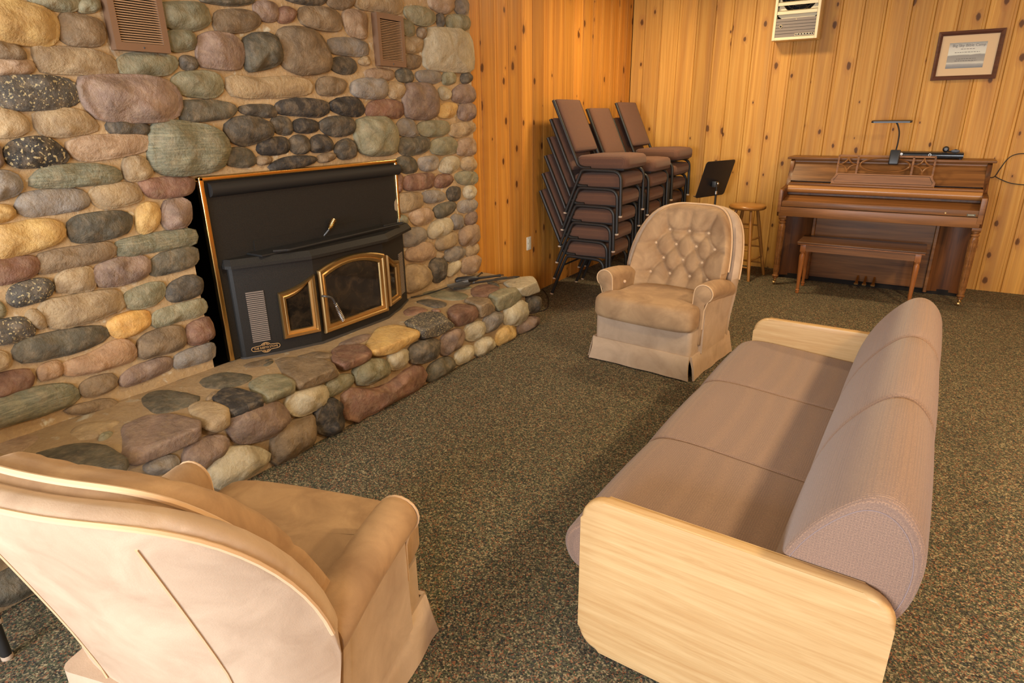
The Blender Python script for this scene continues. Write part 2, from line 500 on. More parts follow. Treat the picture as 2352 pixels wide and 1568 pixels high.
WALL_STONES = '''
O 1115,2010 1215,2023 1298,2002 1325,1975 1309,1916 1275,1882 1158,1888 1085,1892
G 1244,2046 1413,2068 1413,2031 1379,2014 1326,2013 1264,2029
G 1415,2042 1478,2066 1498,2052 1484,2029 1445,2016 1418,2021
B 1346,1985 1386,1999 1473,1990 1492,1959 1486,1920 1452,1898 1356,1893 1327,1928
B 1091,1880 1138,1881 1176,1864 1189,1837 1162,1825 1080,1833
P 1076,1817 1141,1819 1200,1820 1207,1799 1185,1780 1112,1777 1065,1772
T 1231,1858 1252,1872 1413,1876 1499,1848 1519,1815 1506,1797 1438,1785 1360,1790 1248,1788 1229,1816
G 1544,1859 1655,1875 1769,1873 1784,1847 1756,1814 1691,1796 1573,1794 1532,1804
K 1064,1752 1108,1761 1237,1766 1314,1755 1343,1718 1330,1684 1282,1664 1175,1655 1097,1657 1063,1691
M 1358,1757 1412,1773 1602,1780 1706,1769 1751,1720 1749,1657 1701,1612 1565,1607 1423,1612 1385,1650 1358,1707
T 1033,1644 1099,1644 1135,1612 1135,1580 1088,1559 1011,1556
T 1170,1612 1198,1642 1306,1653 1365,1615 1391,1586 1342,1563 1228,1550 1180,1568
D 1433,1591 1469,1599 1563,1595 1601,1576 1594,1557 1521,1553 1435,1558
E 1771,1676 1817,1686 1978,1685 2054,1651 2006,1616 1807,1601 1762,1612
g 1627,1588 1698,1596 1841,1581 1935,1541 1964,1498 1934,1408 1880,1376 1708,1365 1620,1388 1581,1430
k 1045,1502 1086,1532 1154,1546 1203,1533 1241,1486 1237,1458 1167,1445 1074,1443 1048,1475
P 1256,1506 1314,1541 1457,1545 1583,1535 1600,1506 1558,1483 1439,1464 1317,1453 1277,1479
M 996,1531 1025,1519 1027,1476 1008,1450 975,1447
g 1096,1388 1146,1423 1213,1439 1359,1429 1420,1403 1433,1377 1417,1363 1296,1358 1131,1362
T 1463,1431 1500,1454 1550,1445 1574,1398 1547,1368 1479,1357 1459,1381
R 1516,1348 1579,1355 1720,1350 1760,1323 1744,1282 1667,1270 1562,1277 1529,1311
W 970,1426 1027,1427 1060,1402 1060,1374 1031,1343 945,1328
W 1040,1303 1076,1344 1180,1342 1267,1334 1285,1298 1270,1269 1160,1259 1046,1262
T 1298,1315 1352,1347 1451,1347 1501,1320 1498,1275 1446,1264 1368,1254 1323,1269
M 1596,1237 1649,1254 1707,1248 1717,1201 1701,1139 1631,1128 1576,1143
O 1475,1218 1516,1253 1562,1241 1570,1199 1542,1148 1489,1122 1462,1153
O 941,1309 1006,1301 1017,1277 984,1253 926,1250
O 920,1240 982,1225 1065,1236 1152,1220 1169,1183 1142,1149 1039,1128 972,1117 891,1125
E 1199,1214 1265,1233 1348,1233 1431,1218 1437,1180 1400,1140 1296,1127 1216,1133 1191,1165
g 1359,1090 1408,1108 1556,1112 1691,1111 1724,1077 1712,1041 1650,1035 1501,1041 1392,1038 1360,1059
B 1055,1094 1113,1108 1223,1106 1327,1107 1345,1073 1328,1046 1221,1037 1064,1029 1052,1056
E 1482,969 1510,1007 1578,1019 1691,1021 1711,991 1697,942 1603,932 1485,926
R 889,1116 963,1105 1035,1098 1044,1072 1031,1032 955,1021 866,1024
M 1242,980 1272,1019 1361,1032 1457,1018 1472,979 1447,936 1352,921 1273,927 1247,952
K 928,972 962,1002 1040,1006 1072,984 1068,953 1021,928 948,921 924,942
T 1098,989 1138,1021 1218,1022 1236,981 1229,937 1202,924 1107,943 1092,961
T 1022,902 1081,913 1219,905 1303,901 1322,852 1310,815 1195,799 1085,792 1038,813 1018,863
G 1344,867 1405,884 1494,893 1526,865 1505,824 1450,796 1371,799 1346,822
D 1532,834 1574,875 1664,889 1707,853 1703,810 1662,785 1573,785 1535,808
G 863,967 895,939 895,904 871,889 845,896
G 1446,738 1483,757 1603,760 1694,761 1709,720 1679,687 1554,691 1468,685 1443,705
K 839,871 896,875 947,868 970,825 962,795 909,785 821,799
T 959,865 983,894 1011,872 1016,819 994,812 964,842
E 897,760 955,778 1081,774 1212,751 1230,718 1199,691 1092,681 964,686 895,702
Y 1243,746 1292,780 1367,780 1419,766 1429,734 1398,701 1315,680 1266,699
B 1353,621 1397,659 1473,670 1547,657 1570,615 1554,557 1449,556 1353,563
R 1593,644 1665,659 1711,656 1719,598 1700,548 1615,547 1584,575
W 1503,502 1547,523 1657,524 1709,522 1701,453 1623,447 1524,454 1498,477
S 1037,630 1070,642 1160,643 1239,674 1303,662 1329,604 1314,566 1208,569 1102,574 1040,597
S 951,637 970,657 1021,656 1028,625 1018,597 975,597 948,604
M 1246,488 1280,518 1378,531 1460,525 1487,489 1465,465 1362,458 1273,452 1249,466
T 813,766 855,752 861,714 840,692 793,687
R 789,670 856,664 913,654 920,618 898,588 825,586 770,593
B 1080,509 1115,537 1193,535 1224,505 1208,468 1140,461 1087,476
g 758,591 847,577 954,563 1040,539 1052,504 1040,468 962,460 832,469 729,473
B 1002,435 1071,439 1175,418 1209,386 1192,359 1128,373 1029,403
G 1753,2068 1796,2086 1937,2106 1973,2084 1974,2045 1948,2014 1869,1991 1778,1997 1757,2027
B 2025,2075 2089,2092 2193,2104 2256,2080 2255,2054 2213,2029 2111,2004 2014,2000 2014,2035
E 1943,2137 2246,2176 2233,2139 2132,2122 1980,2118
M 2245,2135 2289,2156 2366,2155 2386,2126 2369,2092 2317,2073 2263,2081 2247,2105
R 2390,2126 2429,2147 2480,2139 2488,2121 2457,2090 2395,2073 2377,2093
B 2518,2141 2584,2165 2724,2175 2797,2149 2804,2102 2760,2072 2666,2066 2563,2076 2528,2103
D 2401,2196 2716,2237 2703,2201 2659,2185 2524,2180
B 2724,2232 2938,2266 2929,2229 2865,2192 2776,2184 2728,2205
P 2830,2164 2900,2187 2993,2182 3010,2129 2997,2072 2966,2050 2866,2063 2836,2111
G 1753,1969 1868,1984 1889,1950 1878,1920 1841,1908 1784,1899 1762,1921
M 1912,1947 1953,1980 2045,1991 2104,1968 2132,1929 2112,1854 2067,1839 1968,1842 1899,1853 1899,1897
D 1807,1862 1841,1879 1879,1867 1882,1842 1848,1826 1809,1831
E 2150,1956 2207,1997 2278,2008 2338,1992 2352,1944 2337,1877 2258,1857 2179,1836 2149,1856 2153,1914
B 2368,2016 2428,2046 2575,2054 2642,2017 2684,1956 2682,1884 2626,1855 2501,1835 2397,1858 2356,1906
W 2707,1999 2740,2023 2862,2036 2991,2021 2990,1977 2963,1955 2823,1950 2709,1958
D 2696,1897 2757,1928 2848,1930 2895,1902 2876,1863 2800,1848 2722,1862
T 2921,1922 2962,1943 3011,1946 3011,1911 2957,1905
G 1750,1768 1792,1801 1892,1815 1974,1806 1994,1766 1984,1729 1912,1707 1831,1713 1761,1729
T 2024,1777 2087,1806 2205,1789 2352,1811 2488,1805 2548,1771 2527,1741 2374,1720 2123,1711 2046,1725
B 2593,1796 2673,1823 2776,1809 2805,1785 2749,1739 2642,1731 2593,1742
W 2846,1780 2907,1817 3046,1828 3132,1815 3141,1761 3094,1719 2934,1723 2850,1741
D 2068,1650 2129,1669 2255,1670 2284,1650 2276,1622 2217,1616 2095,1634
C 2294,1667 2347,1691 2473,1707 2636,1688 2649,1657 2582,1614 2437,1627 2293,1636
C 2664,1676 2735,1708 2856,1716 2918,1677 2923,1638 2852,1615 2734,1632 2675,1657
D 1974,1559 2024,1601 2106,1615 2193,1599 2243,1559 2231,1530 2139,1495 2062,1484 2000,1509
D 2249,1593 2304,1613 2363,1603 2379,1562 2359,1532 2312,1528 2258,1558
C 2395,1585 2465,1602 2552,1583 2560,1552 2494,1532 2395,1540
D 2576,1576 2659,1607 2785,1609 2833,1579 2817,1533 2734,1506 2628,1519 2581,1551
C 2137,1464 2182,1497 2279,1511 2337,1491 2333,1443 2273,1431 2178,1430
D 2346,1479 2387,1513 2450,1511 2482,1479 2476,1442 2420,1423 2359,1436
C 2496,1485 2559,1514 2626,1499 2655,1460 2615,1429 2529,1427 2493,1441
D 2667,1446 2730,1476 2796,1481 2828,1432 2812,1386 2735,1377 2674,1400
E 1950,1434 1998,1465 2065,1464 2113,1425 2115,1396 2063,1376 1991,1390 1955,1406
B 2129,1415 2183,1418 2220,1404 2206,1387 2134,1383
C 2190,1355 2244,1388 2362,1408 2482,1398 2529,1376 2434,1357 2313,1347
B 2537,1401 2649,1413 2661,1388 2607,1371 2537,1372
T 2955,2263 3305,2308 3336,2239 3276,2206 3127,2210 3000,2206 2942,2223
G 3351,2251 3518,2276 3651,2253 3647,2207 3546,2169 3452,2177 3381,2202
P 3621,2360 3857,2391 3862,2311 3774,2266 3673,2278 3606,2303
W 3873,2324 3931,2372 4020,2377 4056,2340 4014,2293 3936,2282
D 3673,2233 3722,2261 3763,2231 3736,2184 3695,2178
G 3782,2233 3858,2266 4013,2275 4057,2237 4020,2191 3874,2181 3789,2193
G 3297,2161 3344,2187 3432,2164 3447,2127 3398,2097 3318,2110
B 3470,2129 3506,2154 3546,2136 3529,2095 3482,2097
T 3304,2060 3370,2087 3500,2087 3519,2049 3463,2006 3361,1999 3305,2022
B 3302,1956 3377,1983 3489,1979 3481,1933 3406,1904 3319,1913
L 3581,2133 3663,2160 3917,2175 4028,2149 4067,2090 4058,1939 3991,1916 3725,1910 3508,1929 3543,2040
P 2971,1859 3038,1883 3172,1884 3217,1859 3183,1830 3063,1820 2985,1838
E 3229,1859 3295,1895 3377,1888 3405,1855 3361,1823 3270,1824
W 3425,1867 3501,1894 3661,1895 3704,1861 3635,1826 3475,1823
G 3712,1879 3788,1901 3864,1880 3850,1842 3771,1818 3708,1831
D 3926,1870 3979,1903 4048,1894 4051,1855 3986,1834 3936,1842
T 3146,1785 3216,1820 3294,1795 3306,1755 3222,1714 3155,1741
M 3310,1778 3378,1808 3572,1809 3628,1750 3631,1652 3575,1603 3414,1595 3285,1623
L 3651,1775 3717,1803 3801,1772 3787,1734 3699,1714
M 3818,1766 3893,1812 4009,1824 4077,1772 4069,1712 3954,1698 3819,1716
R 2948,1652 2999,1695 3134,1707 3256,1692 3272,1640 3228,1604 3072,1609 2950,1624
O 3634,1640 3708,1690 3828,1693 3864,1659 3811,1608 3679,1600
M 3883,1665 3930,1691 4049,1690 4078,1653 4063,1599 3970,1580 3878,1601
G 2855,1566 2923,1600 3088,1602 3177,1549 3199,1468 3161,1399 3044,1382 2897,1401 2841,1458
W 3214,1560 3281,1592 3365,1581 3411,1521 3384,1483 3271,1495 3209,1514
G 3420,1551 3511,1573 3720,1571 3755,1538 3724,1488 3543,1480 3425,1502
T 3772,1538 3875,1555 4073,1559 4077,1505 3916,1466 3768,1476
E 3216,1455 3288,1476 3481,1472 3524,1431 3483,1383 3314,1365 3214,1390
G 3543,1430 3646,1458 3800,1459 3833,1406 3815,1353 3638,1356 3545,1380
P 3843,1425 3962,1447 4059,1437 4080,1381 4028,1331 3884,1339 3839,1365
E 3164,1316 3238,1359 3350,1341 3385,1295 3361,1251 3228,1261
W 3419,1336 3594,1342 3616,1299 3586,1252 3431,1258 3405,1300
L 3625,1272 3701,1326 3825,1323 3872,1269 3760,1216 3650,1234
T 3880,1282 3954,1316 4051,1299 4073,1249 4009,1211 3901,1233
R 3155,1239 3199,1251 3227,1214 3216,1154 3167,1128 3145,1148
R 3245,1213 3320,1231 3542,1227 3559,1186 3538,1136 3369,1135 3244,1149
R 3563,1179 3648,1212 3758,1196 3771,1154 3685,1122 3576,1132
G 3796,1180 3875,1212 4046,1204 4086,1156 4040,1110 3870,1125
T 3141,1112 3270,1117 3406,1097 3427,1036 3336,1001 3181,1002 3137,1026
W 3408,1071 3469,1110 3616,1095 3685,1061 3655,1030 3482,1030
D 3697,1073 3752,1113 3844,1100 3870,1055 3815,1012 3734,1019
L 3895,1067 3953,1103 4039,1088 4064,1042 4009,1008 3923,1021
E 3534,963 3609,1001 3744,1004 3793,966 3738,924 3579,906
W 3816,970 3910,999 4046,983 4075,946 4003,907 3856,915
P 3263,959 3336,995 3479,990 3527,937 3470,891 3326,896
W 3723,869 3784,911 3865,878 3889,832 3824,795 3742,810
M 3906,858 3978,897 4053,886 4075,850 4023,805 3923,815
G 3150,974 3216,974 3251,935 3208,896 3152,905
L 3470,844 3556,893 3690,892 3725,841 3681,777 3524,771 3472,796
W 3185,861 3304,876 3414,852 3434,802 3375,764 3214,765 3178,791
T 3534,717 3590,770 3751,780 3807,728 3744,680 3582,669
P 3821,755 3922,798 4061,789 4089,728 4054,657 3913,651 3828,688
P 3213,719 3312,755 3457,751 3517,692 3501,638 3362,637 3224,671
W 3623,623 3719,667 3862,645 3896,594 3807,559 3665,571
T 3897,609 3963,647 4053,639 4080,592 4022,556 3920,564
T 3524,646 3563,662 3613,639 3599,609 3544,616
P 3834,516 3907,555 4048,543 4093,488 4055,425 3924,426 3843,461
D 3458,591 3533,616 3621,590 3644,539 3588,463 3518,440 3467,490
L 3650,523 3735,553 3818,534 3820,489 3739,453 3645,463
T 3179,619 3299,618 3440,552 3448,479 3387,443 3220,440 3168,473
'''
TOP_STONES = '''
P -3146,798 -3055,795 -3082,880 -3033,955 -2932,956 -2874,890 -2779,788 -2795,729 -2864,699
E -2895,1285 -2951,1352 -2874,1416 -2685,1455 -2643,1367 -2668,1253 -2776,1237
E -2832,1518 -2878,1622 -2796,1723 -2668,1736 -2646,1619 -2692,1538
B -2810,1770 -2853,1846 -2792,1941 -2743,1911 -2733,1826
B -3013,1440 -3087,1562 -3024,1676 -2950,1676 -2940,1585 -2903,1475
T -2798,943 -2854,1003 -2823,1066 -2742,1118 -2713,1058 -2675,996 -2717,941
G -2644,981 -2681,1020 -2656,1052 -2629,1017
E -2735,790 -2742,836 -2661,937 -2591,966 -2452,961 -2353,937 -2398,864 -2577,755 -2681,750
B -2627,1445 -2660,1488 -2661,1524 -2633,1513 -2611,1463
G -2958,3353 -2949,3470 -2774,3547 -2645,3511 -2616,3421 -2682,3330 -2844,3311
D -2844,3168 -2835,3254 -2709,3286 -2623,3236 -2621,3160 -2725,3138
R -2679,3601 -2724,3761 -2699,3838 -2537,3797 -2516,3628 -2550,3501
G -2810,3595 -2810,3665 -2758,3718 -2724,3653 -2768,3591
R -2746,2922 -2797,3077 -2674,3092 -2649,3033 -2673,2894
R -2610,3073 -2614,3107 -2568,3109 -2556,3064
E -2738,3875 -2716,3939 -2575,3846 -2585,3802
M -2666,2301 -2674,2407 -2641,2498 -2607,2498 -2585,2375 -2611,2292
E -2761,1849 -2796,1909 -2775,1938 -2735,1898 -2726,1847
B -2701,2024 -2683,2134 -2586,2166 -2550,2114 -2615,2027
'''
EDGE_STONES = '''
M -2678,1102,368 -2691,1200,368 -2604,1275,368 -2459,1308,368 -2371,1272,368 -2386,1207,368 -2416,1107,368 -2463,1026,368 | -2415,1270,310 -2415,1123,309 -2415,1007,320 -2415,973,347
T -2624,1352,368 -2640,1409,368 -2555,1452,368 -2454,1454,368 -2402,1404,368 -2464,1351,368 | -2415,1417,318 -2415,1360,302 -2415,1303,349
C -2621,1473,368 -2663,1567,368 -2597,1597,368 -2463,1621,368 -2399,1589,368 -2412,1495,368 -2441,1445,368 | -2415,1595,336 -2415,1507,341 -2415,1439,357
G -2617,1666,368 -2638,1754,368 -2569,1826,368 -2443,1809,368 -2380,1749,368 -2411,1630,368 | -2415,1777,334 -2415,1674,331 -2415,1599,347
B -2747,1917,368 -2742,1990,368 -2584,2084,368 -2472,2080,368 -2350,2030,368 -2324,1981,368 -2394,1898,368 -2445,1828,368 -2591,1887,368 | -2415,2059,320 -2415,1936,318 -2415,1816,341 -2415,1794,365
R -2610,2191,368 -2632,2267,368 -2525,2357,368 -2422,2314,368 -2386,2261,368 -2417,2147,368 -2516,2160,368 | -2415,2298,342 -2415,2200,326 -2415,2101,337 -2415,2097,378
O -2611,2471,368 -2673,2611,368 -2623,2719,368 -2433,2736,368 -2367,2671,368 -2392,2515,368 -2448,2401,368 -2523,2411,368 | -2415,2711,334 -2415,2474,308 -2415,2341,339 -2415,2313,378
K -2603,2794,368 -2630,2981,368 -2528,3058,368 -2333,2968,368 -2334,2871,368 -2381,2752,368 -2490,2749,368 | -2415,3064,312 -2415,2896,291 -2415,2762,318 -2415,2727,361
R -2546,3155,368 -2561,3299,368 -2440,3329,368 -2340,3238,368 -2379,3180,368 -2403,3060,368 | -2415,3360,304 -2415,3272,277 -2415,3116,293 -2415,3081,332
B -2574,3390,368 -2558,3493,368 -2455,3520,368 -2334,3429,368 -2364,3354,368 -2424,3339,368 | -2415,3547,305 -2415,3457,277 -2415,3372,285 -2415,3349,327
G -2502,3597,368 -2521,3763,368 -2446,3898,368 -2341,3798,368 -2354,3619,368 -2413,3564,368 | -2415,3918,296 -2415,3749,262 -2415,3599,270 -2415,3547,325
L -2600,3931,368 -2611,4100,368 -2508,4210,368 -2372,4109,368 -2279,3970,368 -2358,3856,368 -2481,3855,368 | -2415,4184,277 -2415,4011,284 -2415,3888,325
'''
FRONT_STONES = '''
L 1732,268 1765,315 1851,319 1966,298 2000,245 1980,205 1876,193 1773,206
G 1992,288 2062,309 2159,290 2164,247 2089,219 2011,223 1988,258
G 2191,299 2268,322 2398,302 2438,250 2425,193 2317,190 2211,209 2196,260
L 2459,286 2527,307 2610,289 2628,238 2576,201 2491,199 2460,242
D 2633,263 2700,296 2846,284 2919,236 2921,178 2807,159 2688,176 2641,215
M 2925,224 2986,272 3121,271 3187,212 3144,155 3020,136 2947,148
L 3197,239 3279,265 3394,247 3443,187 3389,140 3271,140 3209,185
W 3410,227 3482,270 3607,259 3670,207 3631,154 3494,146 3416,174
L 3680,216 3757,270 3896,273 3998,220 4008,149 3913,95 3753,111 3687,159
D 4019,226 4083,257 4193,228 4231,172 4193,123 4083,123 4023,168
M 3871,39 3955,95 4126,88 4205,25 4182,-29 4017,-39 3891,-14
O 3572,63 3639,130 3773,111 3841,48 3810,1 3692,-18 3579,4
L 3300,54 3336,115 3457,114 3535,53 3533,-1 3416,-11 3331,7
L 3073,68 3110,116 3221,123 3284,80 3273,31 3182,11 3089,31
E 2786,81 2845,117 2974,115 3061,68 3049,16 2935,-12 2820,-9 2785,33
R 2087,170 2138,208 2199,197 2310,136 2446,123 2572,158 2673,154 2734,100 2756,44 2670,-9 2507,14 2329,19 2206,5 2144,24 2101,89
C 1892,138 1923,197 1999,208 2060,156 2076,83 2051,18 1979,2 1918,45 1889,99
B 1616,86 1639,151 1717,176 1855,174 1873,123 1855,26 1774,-8 1672,4 1614,25
M 1426,306 1468,343 1600,340 1696,304 1725,232 1698,168 1571,174 1470,200 1430,254
L 1275,120 1330,162 1392,202 1494,166 1588,91 1584,47 1469,31 1379,20 1304,62
M 1199,243 1230,288 1308,291 1397,266 1396,221 1327,185 1257,165 1215,177
W 1040,279 1077,298 1151,290 1176,261 1163,228 1082,238
'''

# ------------------------------------------------------------------ the room
from mathutils import noise as mnoise
XL, YB, XR, YF = -2.97, 7.167, 3.3, -3.2

def struct(name, mb, mat, smooth=40):
    return tag(mb.build(name, mat, smooth=smooth), kind='structure')

tag(struct('floor', MB().box(-3.6, YF - 0.2, -0.08, XR + 0.2, YB + 0.2, 0.0), CARPET), 'mottled dark brown and green carpet covering the floor')
struct('ceiling', MB().box(-3.6, YF - 0.2, CEIL, XR + 0.2, YB + 0.2, CEIL + 0.08), CEILM)
struct('wall_right', MB().box(XR, YF, 0, XR + 0.1, YB + 0.1, CEIL), PINE_LEFT)
# front wall with two window openings
fw = MB()
xs = [-3.6, -2.4, -0.7, 0.2, 1.9, XR + 0.1]
for i in range(5):
    if i in (1, 3):
        fw.box(xs[i], YF - 0.1, 0, xs[i + 1], YF, 0.9); fw.box(xs[i], YF - 0.1, 2.2, xs[i + 1], YF, CEIL)
    else:
        fw.box(xs[i], YF - 0.1, 0, xs[i + 1], YF, CEIL)
struct('wall_front', fw, PINE_BACK)
for wi, (a, b) in enumerate(((-2.4, -0.7), (0.2, 1.9))):
    w = MB()
    for q in ((a, 0.9, a + 0.06, 2.2), (b - 0.06, 0.9, b, 2.2), (a, 0.9, b, 0.96), (a, 2.14, b, 2.2), ((a + b) / 2 - 0.025, 0.9, (a + b) / 2 + 0.025, 2.2)):
        w.box(q[0], YF - 0.08, q[1], q[2], YF - 0.02, q[3])
    wo = struct('window_%d' % (wi + 1), w, CREAM)

def plank_mesh(w):
    """moulded tongue-and-groove board seen in section: chamfered edges and a bead line"""
    t = 0.02; c = 0.006
    prof = [(0, -t), (0, -c), (c * 0.8, 0), (0.021, 0), (0.0235, -0.0024), (0.026, 0), (w - 0.03, 0), (w - 0.0275, -0.0015), (w - 0.025, 0), (w - c * 0.8, 0), (w, -c), (w, -t)]
    mb = MB()
    mb.loft([[(u, d, 0) for u, d in prof], [(u, d, 1) for u, d in prof]])
    bm = mb.bm
    bmesh.ops.recalc_face_normals(bm, faces=bm.faces)
    me = bpy.data.meshes.new('plank'); bm.to_mesh(me); bm.free()
    return me
PLANKS = {}
def plank(parent, w, mat, loc, rz, h):
    key = (round(w, 2), mat.name)
    if key not in PLANKS:
        PLANKS[key] = plank_mesh(key[0]); PLANKS[key].materials.append(mat)
    o = bpy.data.objects.new('plank', PLANKS[key]); COL.objects.link(o)
    o.parent = parent; o.location = loc; o.rotation_euler = (0, 0, rz)
    o.scale = ((w - 0.0015) / key[0], 1, h)
    return o

back = struct('wall_back', MB().box(-3.6, YB + 0.021, 0, XR + 0.1, YB + 0.1, CEIL), SOOT)
seams = [XL, -2.828, -2.64, -2.45, -2.257, -2.066, -1.885, -1.669, -1.461, -1.285, -1.08, -.888, -.704, -.526, -.325, -.142, .04, .24, .44, .61]
while seams[-1] < XR:
    seams.append(seams[-1] + 0.19)
for a, b in zip(seams, seams[1:]):
    # board faces look towards -y: profile depth axis d<0 lies behind the face
    o = plank(back, b - a, PINE_BACK, (b, YB, 0.0), PI, CEIL)
left = struct('wall_left', MB().box(-3.06, 4.03, 0, XL - 0.021, YB + 0.02, CEIL), SOOT)
seams = [4.045, 4.232, 4.423, 4.623, 4.824, 5.002, 5.19, 5.375, 5.558, 5.77, 5.953, 6.188, 6.369, 6.606, 6.806, 7.016, YB]
for a, b in zip(seams, seams[1:]):
    plank(left, b - a, PINE_LEFT, (XL, b, 0.0), -PI / 2, CEIL)

# ------------------------------------------------------------------ stones
def resample(p, n):
    L = [0]
    for i in range(len(p)):
        a, b = p[i], p[(i + 1) % len(p)]
        L.append(L[-1] + math.hypot(a[0] - b[0], a[1] - b[1]))
    out = []; j = 0
    for k in range(n):
        d = L[-1] * k / n
        while L[j + 1] < d:
            j += 1
        t = (d - L[j]) / max(1e-9, L[j + 1] - L[j]); a, b = p[j % len(p)], p[(j + 1) % len(p)]
        out.append((a[0] + (b[0] - a[0]) * t, a[1] + (b[1] - a[1]) * t))
    return out

def pillow(poly, H, to3, parent, mat, n=22, flat=2.6, foot=0.03):
    """one rounded stone on a wall or floor plane; poly is its outline on that plane"""
    gu = sum(q[0] for q in poly) / len(poly); gv = sum(q[1] for q in poly) / len(poly)
    poly = [(gu + (a - gu) * 1.07 + 0.007 * (1 if a > gu else -1), gv + (b - gv) * 1.07 + 0.007 * (1 if b > gv else -1)) for a, b in poly]
    p = resample(chaikin(poly, 2), n)
    cu = sum(q[0] for q in p) / n; cv = sum(q[1] for q in p) / n
    org = Vector(to3(cu, cv, 0))
    jit = [random.uniform(-0.025, 0.025) for _ in range(n)]
    ph = [random.uniform(0, 6.28) for _ in range(3)]
    mb = MB(); rings = []
    def ring(s, h, wob):
        r = []
        for k, (u, v) in enumerate(p):
            f = s * (1 + jit[k])
            a = 2 * PI * k / n
            hh = h * (1 + wob * (0.10 * math.sin(2 * a + ph[0]) + 0.07 * math.sin(3 * a + ph[1])))
            pu, pv = cu + (u - cu) * f, cv + (v - cv) * f
            if wob:
                hh += H * 0.28 * mnoise.noise((pu * 16, pv * 16, cu * 31))
            r.append(Vector(to3(pu, pv, hh)) - org)
        return r
    rings.append(ring(1.02, -foot, 0)); rings.append(ring(1.02, 0.25 * H, 0))
    for s in (0.985, 0.93, 0.84, 0.68, 0.42):
        rings.append(ring(s, H * max(0.25, (1 - s ** flat)) ** 0.55, 1))
    mb.loft(rings, caps=False)
    top = mb.bm.verts.new(Vector(to3(cu, cv, H * random.uniform(0.98, 1.06))) - org)
    mb.bm.verts.ensure_lookup_table()
    last = [mb.bm.verts[i] for i in range(len(mb.bm.verts) - 1 - n, len(mb.bm.verts) - 1)]
    for k in range(n):
        mb.bm.faces.new((last[k], last[(k + 1) % n], top))
    return mb.build('stone', mat, parent, smooth=180, loc=org)

def stones_of(txt):
    for l in txt.strip().split('\n'):
        c, rest = l.split(' ', 1)
        yield c, [tuple(int(a) / 1000 for a in q.split(',')) for q in rest.split()]

# --- the river-rock chimney wall with its firebox opening
OY0, OY1, OZ1 = 1.695, 3.14, 1.325
MX = -2.938
def mortar_surf(mb, y0, y1, z0, z1):
    nu = max(2, int((y1 - y0) / 0.05)); nv = max(2, int((z1 - z0) / 0.05))
    def f(a, b):
        y = y0 + (y1 - y0) * a; z = z0 + (z1 - z0) * b
        edge = min(a, 1 - a, b, 1 - b) > 1e-6
        d = mnoise.noise((y * 7, z * 7, 3.3)) * 0.008 if edge else 0
        return (MX + d, y, z)
    mb.surf(nu, nv, f)
cw = MB()
YS0 = -0.4
mortar_surf(cw, YS0, OY0, 0, CEIL); mortar_surf(cw, OY1, 4.06, 0, CEIL); mortar_surf(cw, OY0, OY1, OZ1, CEIL)
cw.box(-3.0, 4.02, 0, MX - 0.004, 4.06, CEIL)
chim = struct('wall_fireplace', cw, MORTAR, 60)
tag(chim, 'river rock chimney wall with pale mortar joints')
def wall3(u, v, n):
    return (MX - 0.004 + n, u, v)
boxes = []
for c, poly in stones_of(WALL_STONES):
    us = [q[0] for q in poly]; vs_ = [q[1] for q in poly]
    md = min(max(us) - min(us), max(vs_) - min(vs_))
    boxes.append((min(us), max(us), min(vs_), max(vs_)))
    pillow(poly, min(0.07, max(0.035, md * 0.40)) * random.uniform(0.85, 1.1), wall3, chim, STONE[c], 24, random.choice((2.6, 3.2, 4.0, 5.0)))
# stones beyond the edges of the picture, laid in the same courses
z = 2.12; cnt = 0
codes = 'GTBPMWEOGTDW'
while z < CEIL - 0.06:
    y = YS0 + 0.1
    while y < 3.98:
        w = random.uniform(0.14, 0.30); h = random.uniform(0.09, 0.14)
        if not any(y < b[1] + 0.01 and y + w > b[0] - 0.01 and z - h / 2 < b[3] + 0.01 and z + h / 2 > b[2] - 0.01 for b in boxes) and y + w < 4.07 and not (1.44 < y + w and y < 1.80 and z < 2.3) and not (3.0 < y + w and y < 3.36 and z < 2.3):
            poly = [(y + w * a, z + h * b) for a, b in ((0.02, -0.2), (0.15, -0.46), (0.6, -0.5), (0.92, -0.38), (0.98, 0.1), (0.8, 0.47), (0.3, 0.5), (0.05, 0.3))]
            pillow(poly, 0.05, wall3, chim, STONE[random.choice(codes)], 16); cnt += 1
        y += w + 0.03
    z += 0.155
z = 0.55
while z < 2.1:
    y = YS0 + 0.1
    while y < 0.9:
        w = random.uniform(0.18, 0.30); h = random.uniform(0.09, 0.14)
        if not any(y < b[1] + 0.01 and y + w > b[0] - 0.01 and z - h / 2 < b[3] and z + h / 2 > b[2] for b in boxes):
            poly = [(y + w * a, z + h * b) for a, b in ((0.02, -0.2), (0.15, -0.46), (0.6, -0.5), (0.92, -0.38), (0.98, 0.1), (0.8, 0.47), (0.3, 0.5), (0.05, 0.3))]
            pillow(poly, 0.05, wall3, chim, STONE[random.choice(codes)], 16); cnt += 1
        y += w + 0.03
    z += 0.155
# firebox behind the opening
fb = MB()
fb.box(-3.5, OY0 - 0.03, 0.3, -3.47, OY1 + 0.03, OZ1 + 0.05)
fb.box(-3.5, OY0 - 0.03, 0.3, MX - 0.01, OY0, OZ1 + 0.05); fb.box(-3.5, OY1, 0.3, MX - 0.01, OY1 + 0.03, OZ1 + 0.05)
fb.box(-3.5, OY0, OZ1, MX - 0.01, OY1, OZ1 + 0.05); fb.box(-3.5, OY0, 0.3, MX - 0.01, OY1, 0.36)
fbo = fb.build('firebox_lining', SOOT, chim)

